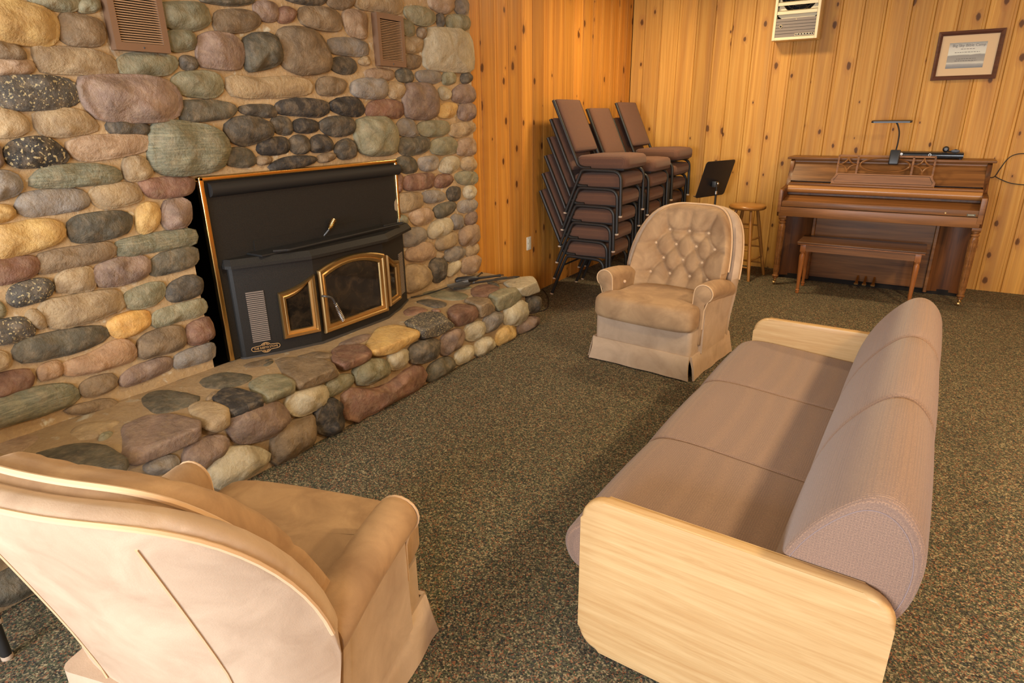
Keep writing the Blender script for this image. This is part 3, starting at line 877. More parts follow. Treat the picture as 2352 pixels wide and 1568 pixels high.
# --- raised hearth
hr = thing('stone_hearth', 'raised river rock hearth running along the foot of the chimney wall', 'hearth', (-2.7, 2.0, 0))
hb = MB()
sec = [(-2.94, 0.0), (-2.94, 0.392), (-2.75, 0.388), (-2.60, 0.378), (-2.50, 0.362), (-2.462, 0.335), (-2.448, 0.28), (-2.445, 0.0)]
rings = []
for y in [YS0 + 0.1 * i for i in range(int((4.0 - YS0) / 0.1) + 1)] + [4.04, 4.09, 4.12]:
    sh = 0.0 if y < 4.0 else {4.04: 0.03, 4.09: 0.09, 4.12: 0.16}.get(round(y, 2), 0)
    ring = []
    for k, (x, z_) in enumerate(sec):
        d = mnoise.noise((x * 5, y * 6, z_ * 6)) * 0.007 if 1 < k < 7 else 0
        fx = max(0.0, (x + 2.94) / 0.5)
        ring.append((x - sh * fx + (d if k > 4 else 0), y, z_ + (d if k <= 5 else 0) - (sh * 0.25 if k in (4, 5, 6) else 0)))
    rings.append(ring)
hb.loft(rings)
hb.build('mortar_bed', MORTAR_HEARTH, hr, 60, off=hr.location)
H0 = hr.location
def off3(f):
    return lambda u, v, n: tuple(a - b for a, b in zip(f(u, v, n), H0))
for c, poly in stones_of(TOP_STONES):
    pillow(poly, 0.016, off3(lambda u, v, n: (u, v, 0.378 + 0.04 * max(-1, min(0, (-2.6 - u) / 0.34)) * -0.35 + n)), hr, STONE[c], 22, 6.0, 0.03)
for c, poly in stones_of(FRONT_STONES):
    us = [q[0] for q in poly]; vs_ = [q[1] for q in poly]
    md = min(max(us) - min(us), max(vs_) - min(vs_))
    poly = [(u, max(0.008, v)) for u, v in poly]
    pillow(poly, min(0.07, max(0.04, md * 0.45)), off3(lambda u, v, n: (-2.452 + n, u, v)), hr, STONE[c])
for k, (y, z, w, h, c) in enumerate(((-0.25, 0.09, 0.24, 0.14, 'M'), (0.03, 0.08, 0.22, 0.13, 'G'), (0.31, 0.09, 0.24, 0.14, 'T'), (0.58, 0.08, 0.22, 0.12, 'E'), (0.86, 0.10, 0.24, 0.15, 'P'), (1.10, 0.08, 0.16, 0.12, 'W'), (-0.12, 0.26, 0.24, 0.12, 'B'), (0.17, 0.27, 0.22, 0.13, 'R'), (0.46, 0.26, 0.26, 0.12, 'L'), (0.76, 0.27, 0.24, 0.13, 'D'))):
    poly = [(y + w * a, z + h * b) for a, b in ((-0.48, -0.2), (-0.35, -0.46), (0.1, -0.5), (0.42, -0.38), (0.48, 0.1), (0.3, 0.47), (-0.2, 0.5), (-0.45, 0.3))]
    pillow(poly, 0.05, off3(lambda u, v, n: (-2.452 + n, u, v)), hr, STONE[c], 18)
def boulder(pts, parent, mat, name='stone'):
    c = sum(pts, Vector()) / len(pts)
    mb = MB(); mb.verts([p - c for p in pts])
    r = bmesh.ops.convex_hull(mb.bm, input=mb.bm.verts)
    bmesh.ops.delete(mb.bm, geom=list({g for g in r['geom_interior'] + r['geom_unused'] if isinstance(g, bmesh.types.BMVert)}), context='VERTS')
    bmesh.ops.dissolve_limit(mb.bm, angle_limit=math.radians(14), verts=mb.bm.verts, edges=mb.bm.edges)
    bmesh.ops.bevel(mb.bm, geom=list(mb.bm.edges), offset=0.016, segments=2, affect='EDGES', profile=0.55, clamp_overlap=True)
    bmesh.ops.triangulate(mb.bm, faces=mb.bm.faces)
    bmesh.ops.subdivide_edges(mb.bm, edges=[e for e in mb.bm.edges if e.calc_length() > 0.05], cuts=2)
    bmesh.ops.triangulate(mb.bm, faces=mb.bm.faces)
    for _ in range(1):
        bmesh.ops.smooth_vert(mb.bm, verts=mb.bm.verts, factor=0.5, use_axis_x=True, use_axis_y=True, use_axis_z=True)
    for v in mb.bm.verts:
        v.co *= 1.04
        v.co += v.co.normalized() * mnoise.noise(v.co * 9 + c * 3) * 0.006
    return mb.build(name, mat, parent, 180, loc=c)
for l in EDGE_STONES.strip().split('\n'):
    c, rest = l.split(' ', 1)
    a, b = rest.split('|')
    tp = [Vector([int(q) / 1000 for q in s.split(',')]) for s in a.split()]
    fp = [Vector([int(q) / 1000 for q in s.split(',')]) for s in b.split()]
    pts = [Vector((max(-2.75, min(p.x, -2.40)), p.y, 0.392 if p.x < -2.5 else 0.380)) for p in tp] + fp
    pts += [Vector((min(p.x, -2.47), p.y, 0.31)) for p in tp] + [Vector((-2.50, p.y, p.z)) for p in fp]
    boulder([p - H0 for p in pts], hr, STONE[c])
for (x, y, w, h, c) in ((-2.62, 0.30, 0.2, 0.28, 'G'), (-2.80, 0.62, 0.16, 0.22, 'M'), (-2.60, 0.72, 0.14, 0.2, 'B'), (-2.8, 0.2, 0.16, 0.2, 'T')):
    pillow([(x + w * 0.5 * math.cos(a), y + h * 0.5 * math.sin(a)) for a in [k * PI / 4 for k in range(8)]], 0.016, off3(lambda u, v, n: (u, v, 0.38 + n)), hr, STONE[c], 16, 6.0)
print('filler stones', cnt)

# ------------------------------------------------------------------ stove insert
st = thing('stove_insert', 'black wood stove insert with brass framed glass doors set in the chimney wall', 'stove', (-2.9, 2.49, 0.40))
S0 = st.location
def sp(name, mb, mat, parent=None, smooth=40):
    """a part of the stove from world coordinates"""
    if parent is None or parent is st:
        return mb.build(name, mat, st, smooth, off=S0)
    return mb.build(name, mat, parent, smooth, off=S0)
SX = -2.926
sp('surround_panel', MB().box(SX - 0.012, 1.80, 0.40, SX, 3.155, 1.33), STOVE)
# brass trim round the surround
tr = MB()
for (y0, z0, y1, z1) in ((1.778, 0.40, 1.804, 1.348), (3.146, 0.40, 3.168, 1.348), (1.778, 1.324, 3.168, 1.348)):
    tr.box(SX - 0.02, y0, z0, SX + 0.014, y1, z1, 0.007, 3)
sp('brass_trim', tr, BRASS)
# dark rolled deflector under the top trim
hood = [(SX, 1.318)] + arc(SX + 0.005, 1.282, 0.034, 90, -75, 8) + [(SX, 1.245)]
sp('heat_deflector', MB().prism(hood, 'y', 1.825, 3.175), STOVE_DK)
# body: bay-shaped plan, swept up
plan = [(-2.925, 1.85), (-2.915, 1.852), (-2.90, 1.862), (-2.815, 2.03), (-2.738, 2.242), (-2.738, 2.79), (-2.815, 2.985), (-2.90, 3.155), (-2.915, 3.163), (-2.925, 3.165)]
sp('stove_body', MB().prism(plan, 'z', 0.395, 0.905), STOVE, None, 12)
base = [(x + 0.006 if x > -2.92 else x, 2.5075 + (y - 2.5075) * 1.01) for x, y in plan]
sp('base_lip', MB().prism(base, 'z', 0.388, 0.402), GREYSTEEL)
# shelf top with a bevelled skirt
pl1 = [(-2.926, 1.825), (-2.90, 1.825), (-2.868, 1.84), (-2.705, 2.215), (-2.695, 2.80), (-2.85, 3.19), (-2.90, 3.205), (-2.926, 3.205)]
def shrink(pl, d):
    return [(x - (d if x > -2.92 else 0), 2.5075 + (y - 2.5075) * (1 - d * 0.9)) for x, y in pl]
sh = MB()
sh.loft([[(x, y, 0.889) for x, y in pl1], [(x, y, 0.905) for x, y in pl1], [(x, y, 0.934) for x, y in shrink(pl1, 0.022)]])
sp('stove_shelf', sh, STOVE, None, 12)
ridge = MB().box(-2.93, 1.98, 0.934, -2.80, 3.02, 0.945, 0.004)
sp('shelf_plate', ridge, STOVE)
lv = MB().box(SX, 2.03, 0.945, SX + 0.004, 2.98, 1.0)
sp('access_panel', lv, STOVE)

class Fr:
    """a frame of reference on a vertical facet: a along it, b up, n out of it"""
    def __init__(s, p0, p1):
        s.o = Vector((p0[0], p0[1], 0)); d = Vector((p1[0] - p0[0], p1[1] - p0[1], 0)); s.L = d.length
        s.d = d.normalized(); s.n = Vector((s.d.y, -s.d.x, 0))
        if s.n.x < 0:
            s.n = -s.n
    def __call__(s, a, b, n=0.0):
        q = s.o + s.d * a + s.n * n
        return (q.x, q.y, b)
FL, FC, FRt = Fr(plan[3], plan[4]), Fr(plan[4], plan[5]), Fr(plan[5], plan[6])
def ribbon(mb, fr, outer, inner, h):
    """moulded frame between two outlines of equal length on a facet"""
    n = len(outer)
    levels = [(0.0, 0.0), (0.0, h * 0.7), (0.12, h), (0.38, h * 0.92), (0.5, h * 0.6), (0.62, h * 0.75), (0.9, h * 0.55), (1.0, 0.0)]
    rows = []
    for t, k in levels:
        rows.append([mb.bm.verts.new(fr(o[0] + (i[0] - o[0]) * t, o[1] + (i[1] - o[1]) * t, 0.004 + k)) for o, i in zip(outer, inner)])
    for r0, r1 in zip(rows, rows[1:]):
        for k in range(n):
            mb.bm.faces.new((r0[k], r0[(k + 1) % n], r1[(k + 1) % n], r1[k]))
    return mb
def top_curve(a0, a1, z0, z1, sag, n=10):
    return [(a0 + (a1 - a0) * i / n, z0 + (z1 - z0) * i / n + sag * 4 * (i / n) * (1 - i / n)) for i in range(n + 1)]
def door(fr, a0, a1, zb, zl, zr, sag, w, name):
    outer = [(a0, zb), (a1, zb)] + top_curve(a1, a0, zr, zl, sag)
    inner = [(a0 + w, zb + w), (a1 - w, zb + w)] + top_curve(a1 - w, a0 + w, zr - w, zl - w, sag)
    d = sp(name, ribbon(MB(), fr, outer, inner, 0.024), BRASS_OLD)
    g = MB(); vs_ = [g.bm.verts.new(fr(a, b, 0.008)) for a, b in inner]; g.bm.faces.new(vs_)
    sp('glass_pane', g, SMOKED, d, 0)
    return d
cd_ = door(FC, 0.018, FC.L - 0.012, 0.447, 0.812, 0.812, 0.046, 0.048, 'centre_door')
ld_ = door(FL, 0.014, FL.L - 0.004, 0.468, 0.728, 0.80, -0.014, 0.042, 'side_door')
rd_ = door(FRt, 0.006, FRt.L - 0.016, 0.468, 0.80, 0.728, -0.014, 0.042, 'side_door')
# door handle: bent rod and coil spring grip
hp = [FC(0.012, 0.672, 0.03), FC(0.02, 0.672, 0.055), FC(0.055, 0.655, 0.06), FC(0.075, 0.62, 0.06), FC(0.12, 0.505, 0.06)]
dh = sp('door_handle', MB().tube(spline(hp, 6), 0.006, 8), GREYSTEEL)
def coil(p0, p1, r0, r1, turns, wire, n=10):
    p0, p1 = Vector(p0), Vector(p1); ax = (p1 - p0); a = ax.normalized()
    u = a.orthogonal().normalized(); w = a.cross(u); pts = []
    N_ = int(turns * n)
    for i in range(N_ + 1):
        t = i / N_; r = r0 + (r1 - r0) * math.sin(t * PI * 0.75); an = 2 * PI * turns * t
        pts.append(p0 + ax * t + u * math.cos(an) * r + w * math.sin(an) * r)
    return MB().tube(pts, wire, 5)
sp('spring_grip', coil(hp[3], hp[4], 0.007, 0.0125, 13, 0.0021), CHROME, dh)
dm = sp('damper_rod', MB().tube([(-2.93, 2.50, 0.945), (-2.915, 2.515, 0.965), (-2.905, 2.53, 0.985)], 0.006, 8), GREYSTEEL)
sp('spring_grip', coil((-2.905, 2.53, 0.985), (-2.885, 2.565, 1.045), 0.007, 0.019, 9, 0.0024), BRASS, dm)
# louvre strips on the end panels
FE = Fr(plan[2], plan[3]); FE2 = Fr(plan[6], plan[7])
for fr, zz in ((FE, 0.475), (FE2, 0.475)):
    lb = MB()
    for k in range(26):
        zb = zz + k * 0.0108
        rings = [[fr(a, zb + dz, dn) for dz, dn in ((0, 0.0), (0.001, 0.006), (0.006, 0.006), (0.007, 0.0))] for a in (0.045, 0.135)]
        lb.loft(rings)
    o = sp('louvre_strips', lb, STOVE_EDGE); o['kind'] = 'stuff'
# badge
bd = MB()
def onFE(a, b, n):
    return FE(a, b, n)
out = []
cx_, cz_ = 0.105, 0.437
pts = [(-0.062, 0.012), (-0.028, 0.014)] + arc(0, 0, 0.028, 150, 30, 6) + [(0.028, 0.014), (0.062, 0.012)] + arc(0.062, 0, 0.012, 90, -90, 5)[1:] + [(0.028, -0.014)] + arc(0, 0, 0.028, -30, -150, 6) + [(-0.028, -0.014), (-0.062, -0.012)] + arc(-0.062, 0, 0.012, 270, 90, 5)[1:-1]
bo = sp('badge_plate', MB().loft([[onFE(cx_ + a, cz_ + b, d) for a, b in pts] for d in (0.0, 0.003)]), GLOSSBK, None, 0)
sp('badge_rim', MB().tube([onFE(cx_ + a, cz_ + b, 0.004) for a, b in pts], 0.0016, 5, closed=True), GOLDL, bo)
gl = MB()
for r_ in (0.010, 0.019):
    gl.tube([onFE(cx_ + q[0], cz_ + q[1], 0.0035) for q in arc(0, 0, r_, 0, 345, 20, 0.024)], 0.0009, 4, closed=True)
for h_ in (-0.016, 0.016):
    gl.tube([onFE(cx_ - 0.018, cz_ + h_, 0.0035), onFE(cx_ + 0.018, cz_ + h_, 0.0035)], 0.0009, 4)
sp('badge_globe', gl, GOLDL, bo)
sp('badge_band', MB().loft([[onFE(cx_ + a, cz_ + b, d) for a, b in ((-0.064, -0.009), (0.064, -0.009), (0.064, 0.009), (-0.064, 0.009))] for d in (0.003, 0.0048)]), GLOSSBK, bo, 0)
def text(name, body, size, mat, parent, origin, xdir, updir, off=None, extrude=0.0004, width=None):
    cu = bpy.data.curves.new(name, 'FONT'); cu.body = body; cu.size = size; cu.extrude = extrude
    cu.align_x = 'CENTER'; cu.align_y = 'CENTER'; cu.materials.append(mat)
    tmp = bpy.data.objects.new(name, cu); COL.objects.link(tmp)
    bpy.context.view_layer.update()
    w_ = tmp.dimensions.x
    me = bpy.data.meshes.new_from_object(tmp.evaluated_get(bpy.context.evaluated_depsgraph_get()))
    bpy.data.objects.remove(tmp)
    o = bpy.data.objects.new(name, me); COL.objects.link(o)
    X = Vector(xdir).normalized(); U = Vector(updir).normalized(); Zn = X.cross(U)
    mt = Matrix((X, U, Zn)).transposed().to_4x4()
    mt.translation = Vector(origin) - (Vector(off) if off is not None else Vector())
    sx = (width / w_) if width else 1.0
    me.transform(mt @ Matrix.Diagonal((sx, 1, 1, 1)))
    o.parent = parent
    return o
text('badge_lettering', 'THE EARTH STOVE', 0.017, GOLDL, bo, onFE(cx_, cz_, 0.0052), FE.d, (0, 0, 1), S0, width=0.124)

# poker lying on the stove shelf
pk = thing('fire_poker', 'long dark iron poker lying on the shelf of the wood stove', 'poker', (-2.80, 2.5, 0.946))
pp = [(-2.80, 2.05, 0.953), (-2.765, 2.10, 0.953), (-2.752, 2.16, 0.953), (-2.775, 2.6, 0.953), (-2.80, 2.98, 0.953)]
pk_r = MB().tube(spline(pp, 5), 0.007, 7)
pk_r.build('poker_shaft', STOVE_DK, pk, off=pk.location)
lp = [(-2.80, 2.98, 0.953), (-2.80, 3.05, 0.953), (-2.82, 3.075, 0.953), (-2.845, 3.05, 0.953), (-2.845, 2.95, 0.953), (-2.85, 2.93, 0.953)]
MB().tube(spline(lp, 5), 0.006, 7).build('loop_handle', STOVE_DK, pk, off=pk.location)

# ------------------------------------------------------------------ wall vents
def vent(y0, z0, w, h, label):
    o = thing('wall_vent', label, 'vent', (MX + 0.005, y0 + w / 2, z0), group='brown louvred vents on the chimney wall')
    L0 = o.location; x0 = MX - 0.004; x1 = MX + 0.045; f = 0.026
    fr = MB()
    for q in ((y0, z0, y0 + f, z0 + h), (y0 + w - f, z0, y0 + w, z0 + h), (y0 + f, z0, y0 + w - f, z0 + f * 1.2), (y0 + f, z0 + h - f * 1.2, y0 + w - f, z0 + h)):
        fr.box(x0, q[0], q[1], x1, q[2], q[3])
    fr.build('vent_frame', VENTM, o, off=L0)
    MB().box(x0, y0 + f, z0 + f, x0 + 0.012, y0 + w - f, z0 + h - f).build('vent_back', DARKV, o, off=L0)
    sl = MB(); k = 0; zz = z0 + f * 1.2 + 0.002
    while zz < z0 + h - f * 1.2 - 0.006:
        sl.loft([[(x1 - 0.022, y, zz + 0.006), (x1 - 0.004, y, zz), (x1 - 0.003, y, zz + 0.0045), (x1 - 0.020, y, zz + 0.0095)] for y in (y0 + f, y0 + w - f)])
        zz += 0.0094
    s_ = sl.build('vent_slats', VENTS, o, 0, off=L0); s_['kind'] = 'stuff'
    MB().ball((x1, y0 + w / 2, z0 + f * 0.55), 0.004, 8).build('vent_screw', GREYSTEEL, o, off=L0)
vent(1.512, 1.882, 0.233, 0.30, 'brown metal louvred wall vent cut off by the top edge of the picture')
vent(3.062, 1.903, 0.236, 0.292, 'brown metal louvred wall vent shown whole, near the pine wall end of the chimney')

# ------------------------------------------------------------------ sofa
so = thing('sofa', 'three-seat sofa in brown-mauve tweed with solid blond oak end panels', 'sofa', (-0.25, 2.42, 0), math.radians(-1.3))
SO = Vector((-0.25, 2.42, 0))
def arm_panel(y0, y1):
    mb = MB().prism(rrect(-0.652, 0.012, 0.150, 0.562, 0.075, 7), 'y', y0, y1, 0.017, 5)
    return mb.build('arm_panel', OAK, so, 50, off=SO)
arm_panel(1.40, 1.442); arm_panel(3.40, 3.442)
def section_loft(sec, y0, y1, cx, cz, name, mat, puff=0.985, edge=0.03):
    """a cushion: closed section in x-z swept along y with rounded ends"""
    ys = [(y0, 0.90), (y0 + edge * 0.18, 0.955), (y0 + edge * 0.5, puff), (y0 + edge, 0.998)]
    L = y1 - y0
    ys += [(y0 + edge + (L - 2 * edge) * t, 1.0 + 0.012 * math.sin(PI * t)) for t in (0.2, 0.4, 0.6, 0.8)]
    ys += [(y1 - edge, 0.998), (y1 - edge * 0.5, puff), (y1 - edge * 0.18, 0.955), (y1, 0.90)]
    rings = [[(cx + (x - cx) * k, y, cz + (z - cz) * k) for x, z in sec] for y, k in ys]
    return MB().loft(rings).build(name, mat, so, 60, off=SO)
seat_sec = chaikin([(-0.60, 0.245), (-0.70, 0.255), (-0.738, 0.31), (-0.735, 0.375), (-0.68, 0.432), (-0.58, 0.442), (-0.40, 0.428), (-0.15, 0.408), (0.02, 0.40), (0.03, 0.25), (-0.2, 0.235)], 2)
back_sec = chaikin([(-0.150, 0.40), (-0.135, 0.50), (-0.085, 0.63), (-0.01, 0.735), (0.055, 0.79), (0.118, 0.782), (0.170, 0.715), (0.186, 0.62), (0.168, 0.50), (0.12, 0.42), (0.02, 0.38), (-0.08, 0.375)], 2)
cuts = [1.446, 2.096, 2.746, 3.396]
for a, b in zip(cuts, cuts[1:]):
    section_loft(seat_sec, a, b, -0.33, 0.33, 'seat_cushion', SOFA, 0.988, 0.022)
for i, (a, b) in enumerate(zip(cuts, cuts[1:])):
    o = section_loft(back_sec, a, b, 0.02, 0.55, 'back_cushion', SOFA, 0.985, 0.03)
    if i == 0:
        ring = [(0.02 + (x - 0.02) * 0.86, a - 0.001, 0.55 + (z - 0.55) * 0.86) for x, z in back_sec]
        MB().tube(ring, 0.0012, 5, closed=True).build('stitching', SEAMTH, o, off=SO)
fr = MB()
fr.box(-0.60, 1.442, 0.10, -0.56, 3.40, 0.24, 0.005); fr.box(0.09, 1.442, 0.10, 0.13, 3.40, 0.44, 0.005)
fr.box(-0.60, 1.442, 0.20, 0.12, 3.40, 0.24)
fr.build('seat_frame', OAK, so, off=SO)

# ------------------------------------------------------------------ swivel rocker armchairs (front towards local -y)
def armchair(label, loc, rz):
    t = thing('armchair', label, 'armchair', loc, rz, 'matching tan velvet armchairs')
    t.scale = (1.06, 1, 1)
    # frame body
    body = MB()
    bp = rrect(-0.326, -0.335, 0.326, 0.31, 0.03, 4)
    body.loft([[(x, y, z) for x, y in bp] for z in (0.145, 0.315)])
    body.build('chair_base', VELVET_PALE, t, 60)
    # skirt: four flaring panels with a kick pleat at each corner
    def panel(p0, p1, out):
        p0, p1, out = Vector(p0), Vector(p1), Vector(out)
        n = 16; rings = []
        for i in range(n + 1):
            u = i / n; q = p0.lerp(p1, u)
            e = min(u, 1 - u)
            fl = 0.026 + 0.004 * math.sin(u * 17) + (0.012 * (1 - e / 0.08) if e < 0.08 else 0)
            top = q + out * 0.006; low = q + out * fl
            along = (p1 - p0).normalized() * (0.014 if u > 0.5 else -0.014) * (1 if e < 0.08 else 0)
            rings.append([top + Vector((0, 0, 0.162)), top + out * 0.006 + Vector((0, 0, 0.158)), (top + low) / 2 + out * 0.007 + Vector((0, 0, 0.085)), low + along + out * 0.005 + Vector((0, 0, 0.010)), low + along - out * 0.006 + Vector((0, 0, 0.010)), (top + low) / 2 - out * 0.006 + Vector((0, 0, 0.085)), top - out * 0.012 + Vector((0, 0, 0.158))])
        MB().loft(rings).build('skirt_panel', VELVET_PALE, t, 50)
    panel((-0.329, -0.337, 0), (0.329, -0.337, 0), (0, -1, 0)); panel((0.329, -0.333, 0), (0.329, 0.312, 0), (1, 0, 0))
    panel((0.329, 0.314, 0), (-0.329, 0.314, 0), (0, 1, 0)); panel((-0.329, 0.312, 0), (-0.329, -0.333, 0), (-1, 0, 0))
    # T-shaped seat cushion
    tp = [(-0.265, 0.16), (-0.265, -0.205), (-0.345, -0.215), (-0.352, -0.30), (-0.335, -0.375), (-0.15, -0.392), (0.15, -0.392), (0.335, -0.375), (0.352, -0.30), (0.345, -0.215), (0.265, -0.205), (0.265, 0.16)]
    tp = chaikin([(x * (0.95 if abs(x) > 0.3 else 1.0), y) for x, y in tp], 2)
    rings = []
    for k, z in ((0.90, 0.312), (0.97, 0.322), (1.0, 0.345), (1.0, 0.415), (0.985, 0.443), (0.95, 0.460), (0.86, 0.470), (0.6, 0.476), (0.25, 0.478)):
        rings.append([(x * k, -0.12 + (y + 0.12) * k, z) for x, y in tp])
    MB().loft(rings).build('seat_cushion', VELVET, t, 70)
    # arms with an outward roll
    for s in (-1, 1):
        rings = []
        st_ = [(-0.222, 0.80, -0.002), (-0.215, 0.93, 0), (-0.19, 1.0, 0), (-0.10, 1.0, -0.004), (0.0, 1.0, -0.014), (0.08, 1.0, -0.028), (0.13, 1.0, -0.040), (0.17, 0.99, -0.050), (0.19, 0.95, -0.056)]
        for y, k, dz in st_:
            cx, cz, r = 0.333, 0.548 + dz, 0.060
            sec = [(0.268, 0.20), (0.268, 0.30), (0.268, 0.42)] + arc(cx, cz, r, 178, -58, 14) + [(0.350, cz - 0.07), (0.345, 0.36), (0.340, 0.20)]
            mx, mz = 0.315, 0.40
            rings.append([(s * (mx + (x - mx) * k), y, mz + (z - mz) * (1 - (1 - k) * 0.35)) for x, z in sec])
        a = MB().loft(rings).build('arm', VELVET, t, 70)
        # rolled front facing edged with welting
        sec = [(0.270, 0.315), (0.270, 0.42)] + arc(0.333, 0.546, 0.057, 178, -58, 12) + [(0.346, 0.44), (0.343, 0.315)]
        MB().tube([(s * x, -0.217, z) for x, z in sec], 0.004, 5).build('welting', PIPING, a)
        MB().ball((s * 0.266, -0.06, 0.50), 0.011, 8).build('button', BUTTON, a)
    # outer back shell, arched and wrapped forward at the sides
    def zt(s):
        return 0.560 + 0.425 * max(0.0, 1 - abs(s) ** 4.6) ** 0.5
    def shell(s, v, inner):
        z = 0.150 + v * (zt(s) - 0.150)
        lean = 0.205 * max(0.0, (z - 0.30) / 0.7) ** 1.1
        wrap = 0.05 + 0.10 * min(1, max(0, (z - 0.15) / 0.35))
        y = 0.305 + lean - wrap * abs(s) ** 2.8 - (0.055 if inner else 0)
        w = 0.346 + 0.046 * min(1, max(0, (z - 0.15) / 0.33))
        x = s * (w - (0.03 if inner else 0))
        return (x, y, z)
    NS, NV = 28, 10
    rings = []
    for i in range(NS + 1):
        s = math.sin((-1 + 2 * i / NS) * PI / 2)
        r = [shell(s, j / NV, False) for j in range(NV + 1)]
        t_ = r[-1]
        r += [(t_[0] * 0.985, t_[1] - 0.022, t_[2] + 0.012)]
        r += [shell(s, j / NV, True) for j in range(NV, -1, -1)]
        rings.append(r)
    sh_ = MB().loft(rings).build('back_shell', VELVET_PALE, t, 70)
    rim = [shell(math.sin((-1 + 2 * i / 40) * PI / 2), 1.0, False) for i in range(41)]
    MB().tube([(x, y + 0.004, z - 0.004) for x, y, z in rim], 0.0055, 6).build('welting', PIPING, sh_)
    for s in (-0.52, 0.52):
        MB().tube([Vector(shell(s, j / 12, False)) + Vector((0, 0.001, 0)) for j in range(12)], 0.0032, 5).build('back_seam', PIPING, sh_)
    # outer sides joining the shell to the arm fronts
    for s in (-1, 1):
        rings = []
        for y, k in ((-0.205, 0.0), (-0.05, 0.0), (0.08, 0.15), (0.13, 0.5), (0.165, 0.9), (0.18, 0.9)):
            zt_ = 0.49
            rings.append([(s * (0.30), y, 0.15), (s * 0.352, y, 0.15), (s * (0.350 + 0.012 * k), y, 0.30), (s * (0.350 + 0.036 * k), y, zt_), (s * 0.30, y, zt_)])
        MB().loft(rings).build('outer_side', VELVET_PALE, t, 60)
    # tufted back cushion
    btn = [(x, 0.845) for x in (-0.13, 0.0, 0.13)] + [(x, 0.745) for x in (-0.20, -0.065, 0.065, 0.20)] + [(x, 0.640) for x in (-0.13, 0.0, 0.13)] + [(x, 0.540) for x in (-0.17, -0.06, 0.06, 0.17)]
    btn = [(x, 0.825) for x in (-0.135, 0.0, 0.135)] + [(x, 0.730) for x in (-0.205, -0.07, 0.07, 0.205)] + [(x, 0.632) for x in (-0.135, 0.0, 0.135)] + [(x, 0.532) for x in (-0.20, -0.07, 0.07, 0.20)]
    folds = []
    for bx, bz in btn:
        for ex, ez in btn:
            if 0.05 < bz - ez < 0.12 and abs(bx - ex) < 0.09:
                folds.append((bx, bz, ex, ez))
        if bz > 0.8:
            folds.append((bx, bz, bx * 1.5, bz + 0.22))
            folds.append((bx, bz, bx + 0.135, bz)) if bx < 0.1 else None
        if abs(bx) > 0.19:
            folds.append((bx, bz, bx * 1.75, bz + 0.01))
        if bz < 0.55:
            folds.append((bx, bz, bx, 0.40))
    BT = set(btn)
    def zc(s):
        return 0.54 + 0.415 * max(0.0, 1 - abs(s) ** 4.4) ** 0.5
    def lean(z):
        return 0.215 * max(0.0, (z - 0.42) / 0.6)
    def front(s, v):
        z = 0.44 + v * (zc(s) - 0.44)
        x = s * 0.316
        th = 0.125 * (1 - 0.25 * abs(s) ** 3) * (1 - 0.12 * v ** 4)
        y = 0.255 + lean(z) - 0.12 * abs(s) ** 2.6 - th
        d = 0
        for bx, bz in btn:
            q = ((x - bx) / 0.036) ** 2 + ((z - bz) / 0.036) ** 2
            d += 0.026 * math.exp(-q)
            q2 = ((x - bx) / 0.075) ** 2 + ((z - bz) / 0.075) ** 2
            d += 0.008 * math.exp(-q2)
        # folds drawn between the buttons and out to the rim
        for ax_, az_, ex, ez in folds:
            L2 = (ex - ax_) ** 2 + (ez - az_) ** 2
            q = max(0.0, min(1.0, ((x - ax_) * (ex - ax_) + (z - az_) * (ez - az_)) / L2))
            dd = (x - ax_ - q * (ex - ax_)) ** 2 + (z - az_ - q * (ez - az_)) ** 2
            far = (ex, ez) not in BT
            d += 0.016 * math.exp(-dd / 0.00016) * ((1 - q) ** 0.7 if far else 1)
        if z > 0.84:
            a = math.atan2(x, z - 0.55)
            d += 0.004 * (0.5 + 0.5 * math.sin(a * 34)) * min(1, (z - 0.84) / 0.03)
        return (x, y + min(d, 0.055), z)
    NS, NV = 96, 60
    rings = []
    for i in range(NS + 1):
        s = math.sin((-1 + 2 * i / NS) * PI / 2) * 0.995
        r = [front(s, j / NV) for j in range(NV + 1)]
        z1 = r[-1][2]; y1 = r[-1][1]; x1 = r[-1][0]
        yb = 0.275 + lean(z1) - 0.12 * abs(s) ** 2.6
        for a in (25, 60, 95, 130, 160):
            ca, sa = math.cos(math.radians(a)), math.sin(math.radians(a))
            r.append((x1 * (1 + 0.05 * sa), (y1 + yb) / 2 - (yb - y1) / 2 * ca, z1 + 0.045 * sa * (1 - abs(s) ** 4)))
        for v in (1.0, 0.6, 0.3, 0.0):
            z = 0.44 + v * (zc(s) - 0.44)
            r.append((s * 0.316 * (1.03 if v > .5 else 1.0), 0.275 + lean(z) - 0.12 * abs(s) ** 2.6, z))
        rings.append(r)
    bc = MB().loft(rings).build('back_cushion', VELVET, t, 80)
    rim = []
    for i in range(49):
        s = math.sin((-1 + 2 * i / 48) * PI / 2) * 0.995
        z1 = zc(s); x = s * 0.316 * 1.055
        rim.append((x, 0.245 + lean(z1) - 0.12 * abs(s) ** 2.6, z1 + 0.047 * (1 - abs(s) ** 4)))
    MB().tube(rim, 0.0065, 6).build('welting', PIPING, bc)
    for bx, bz in btn:
        s = bx / 0.316; v = (bz - 0.44) / (zc(s) - 0.44)
        p = front(s, v)
        MB().ball((p[0], p[1] - 0.003, p[2]), 0.010, 8, (1, 0.6, 1)).build('button', BUTTON, bc)
    return t
armchair('tan velvet button-back armchair facing out of the piano corner, its tufted front in full view', (-1.346, 4.043, 0), math.radians(-6))
armchair('tan velvet armchair seen from behind, its pale back turned to the camera', (-1.365, 0.776, 0), math.radians(196))

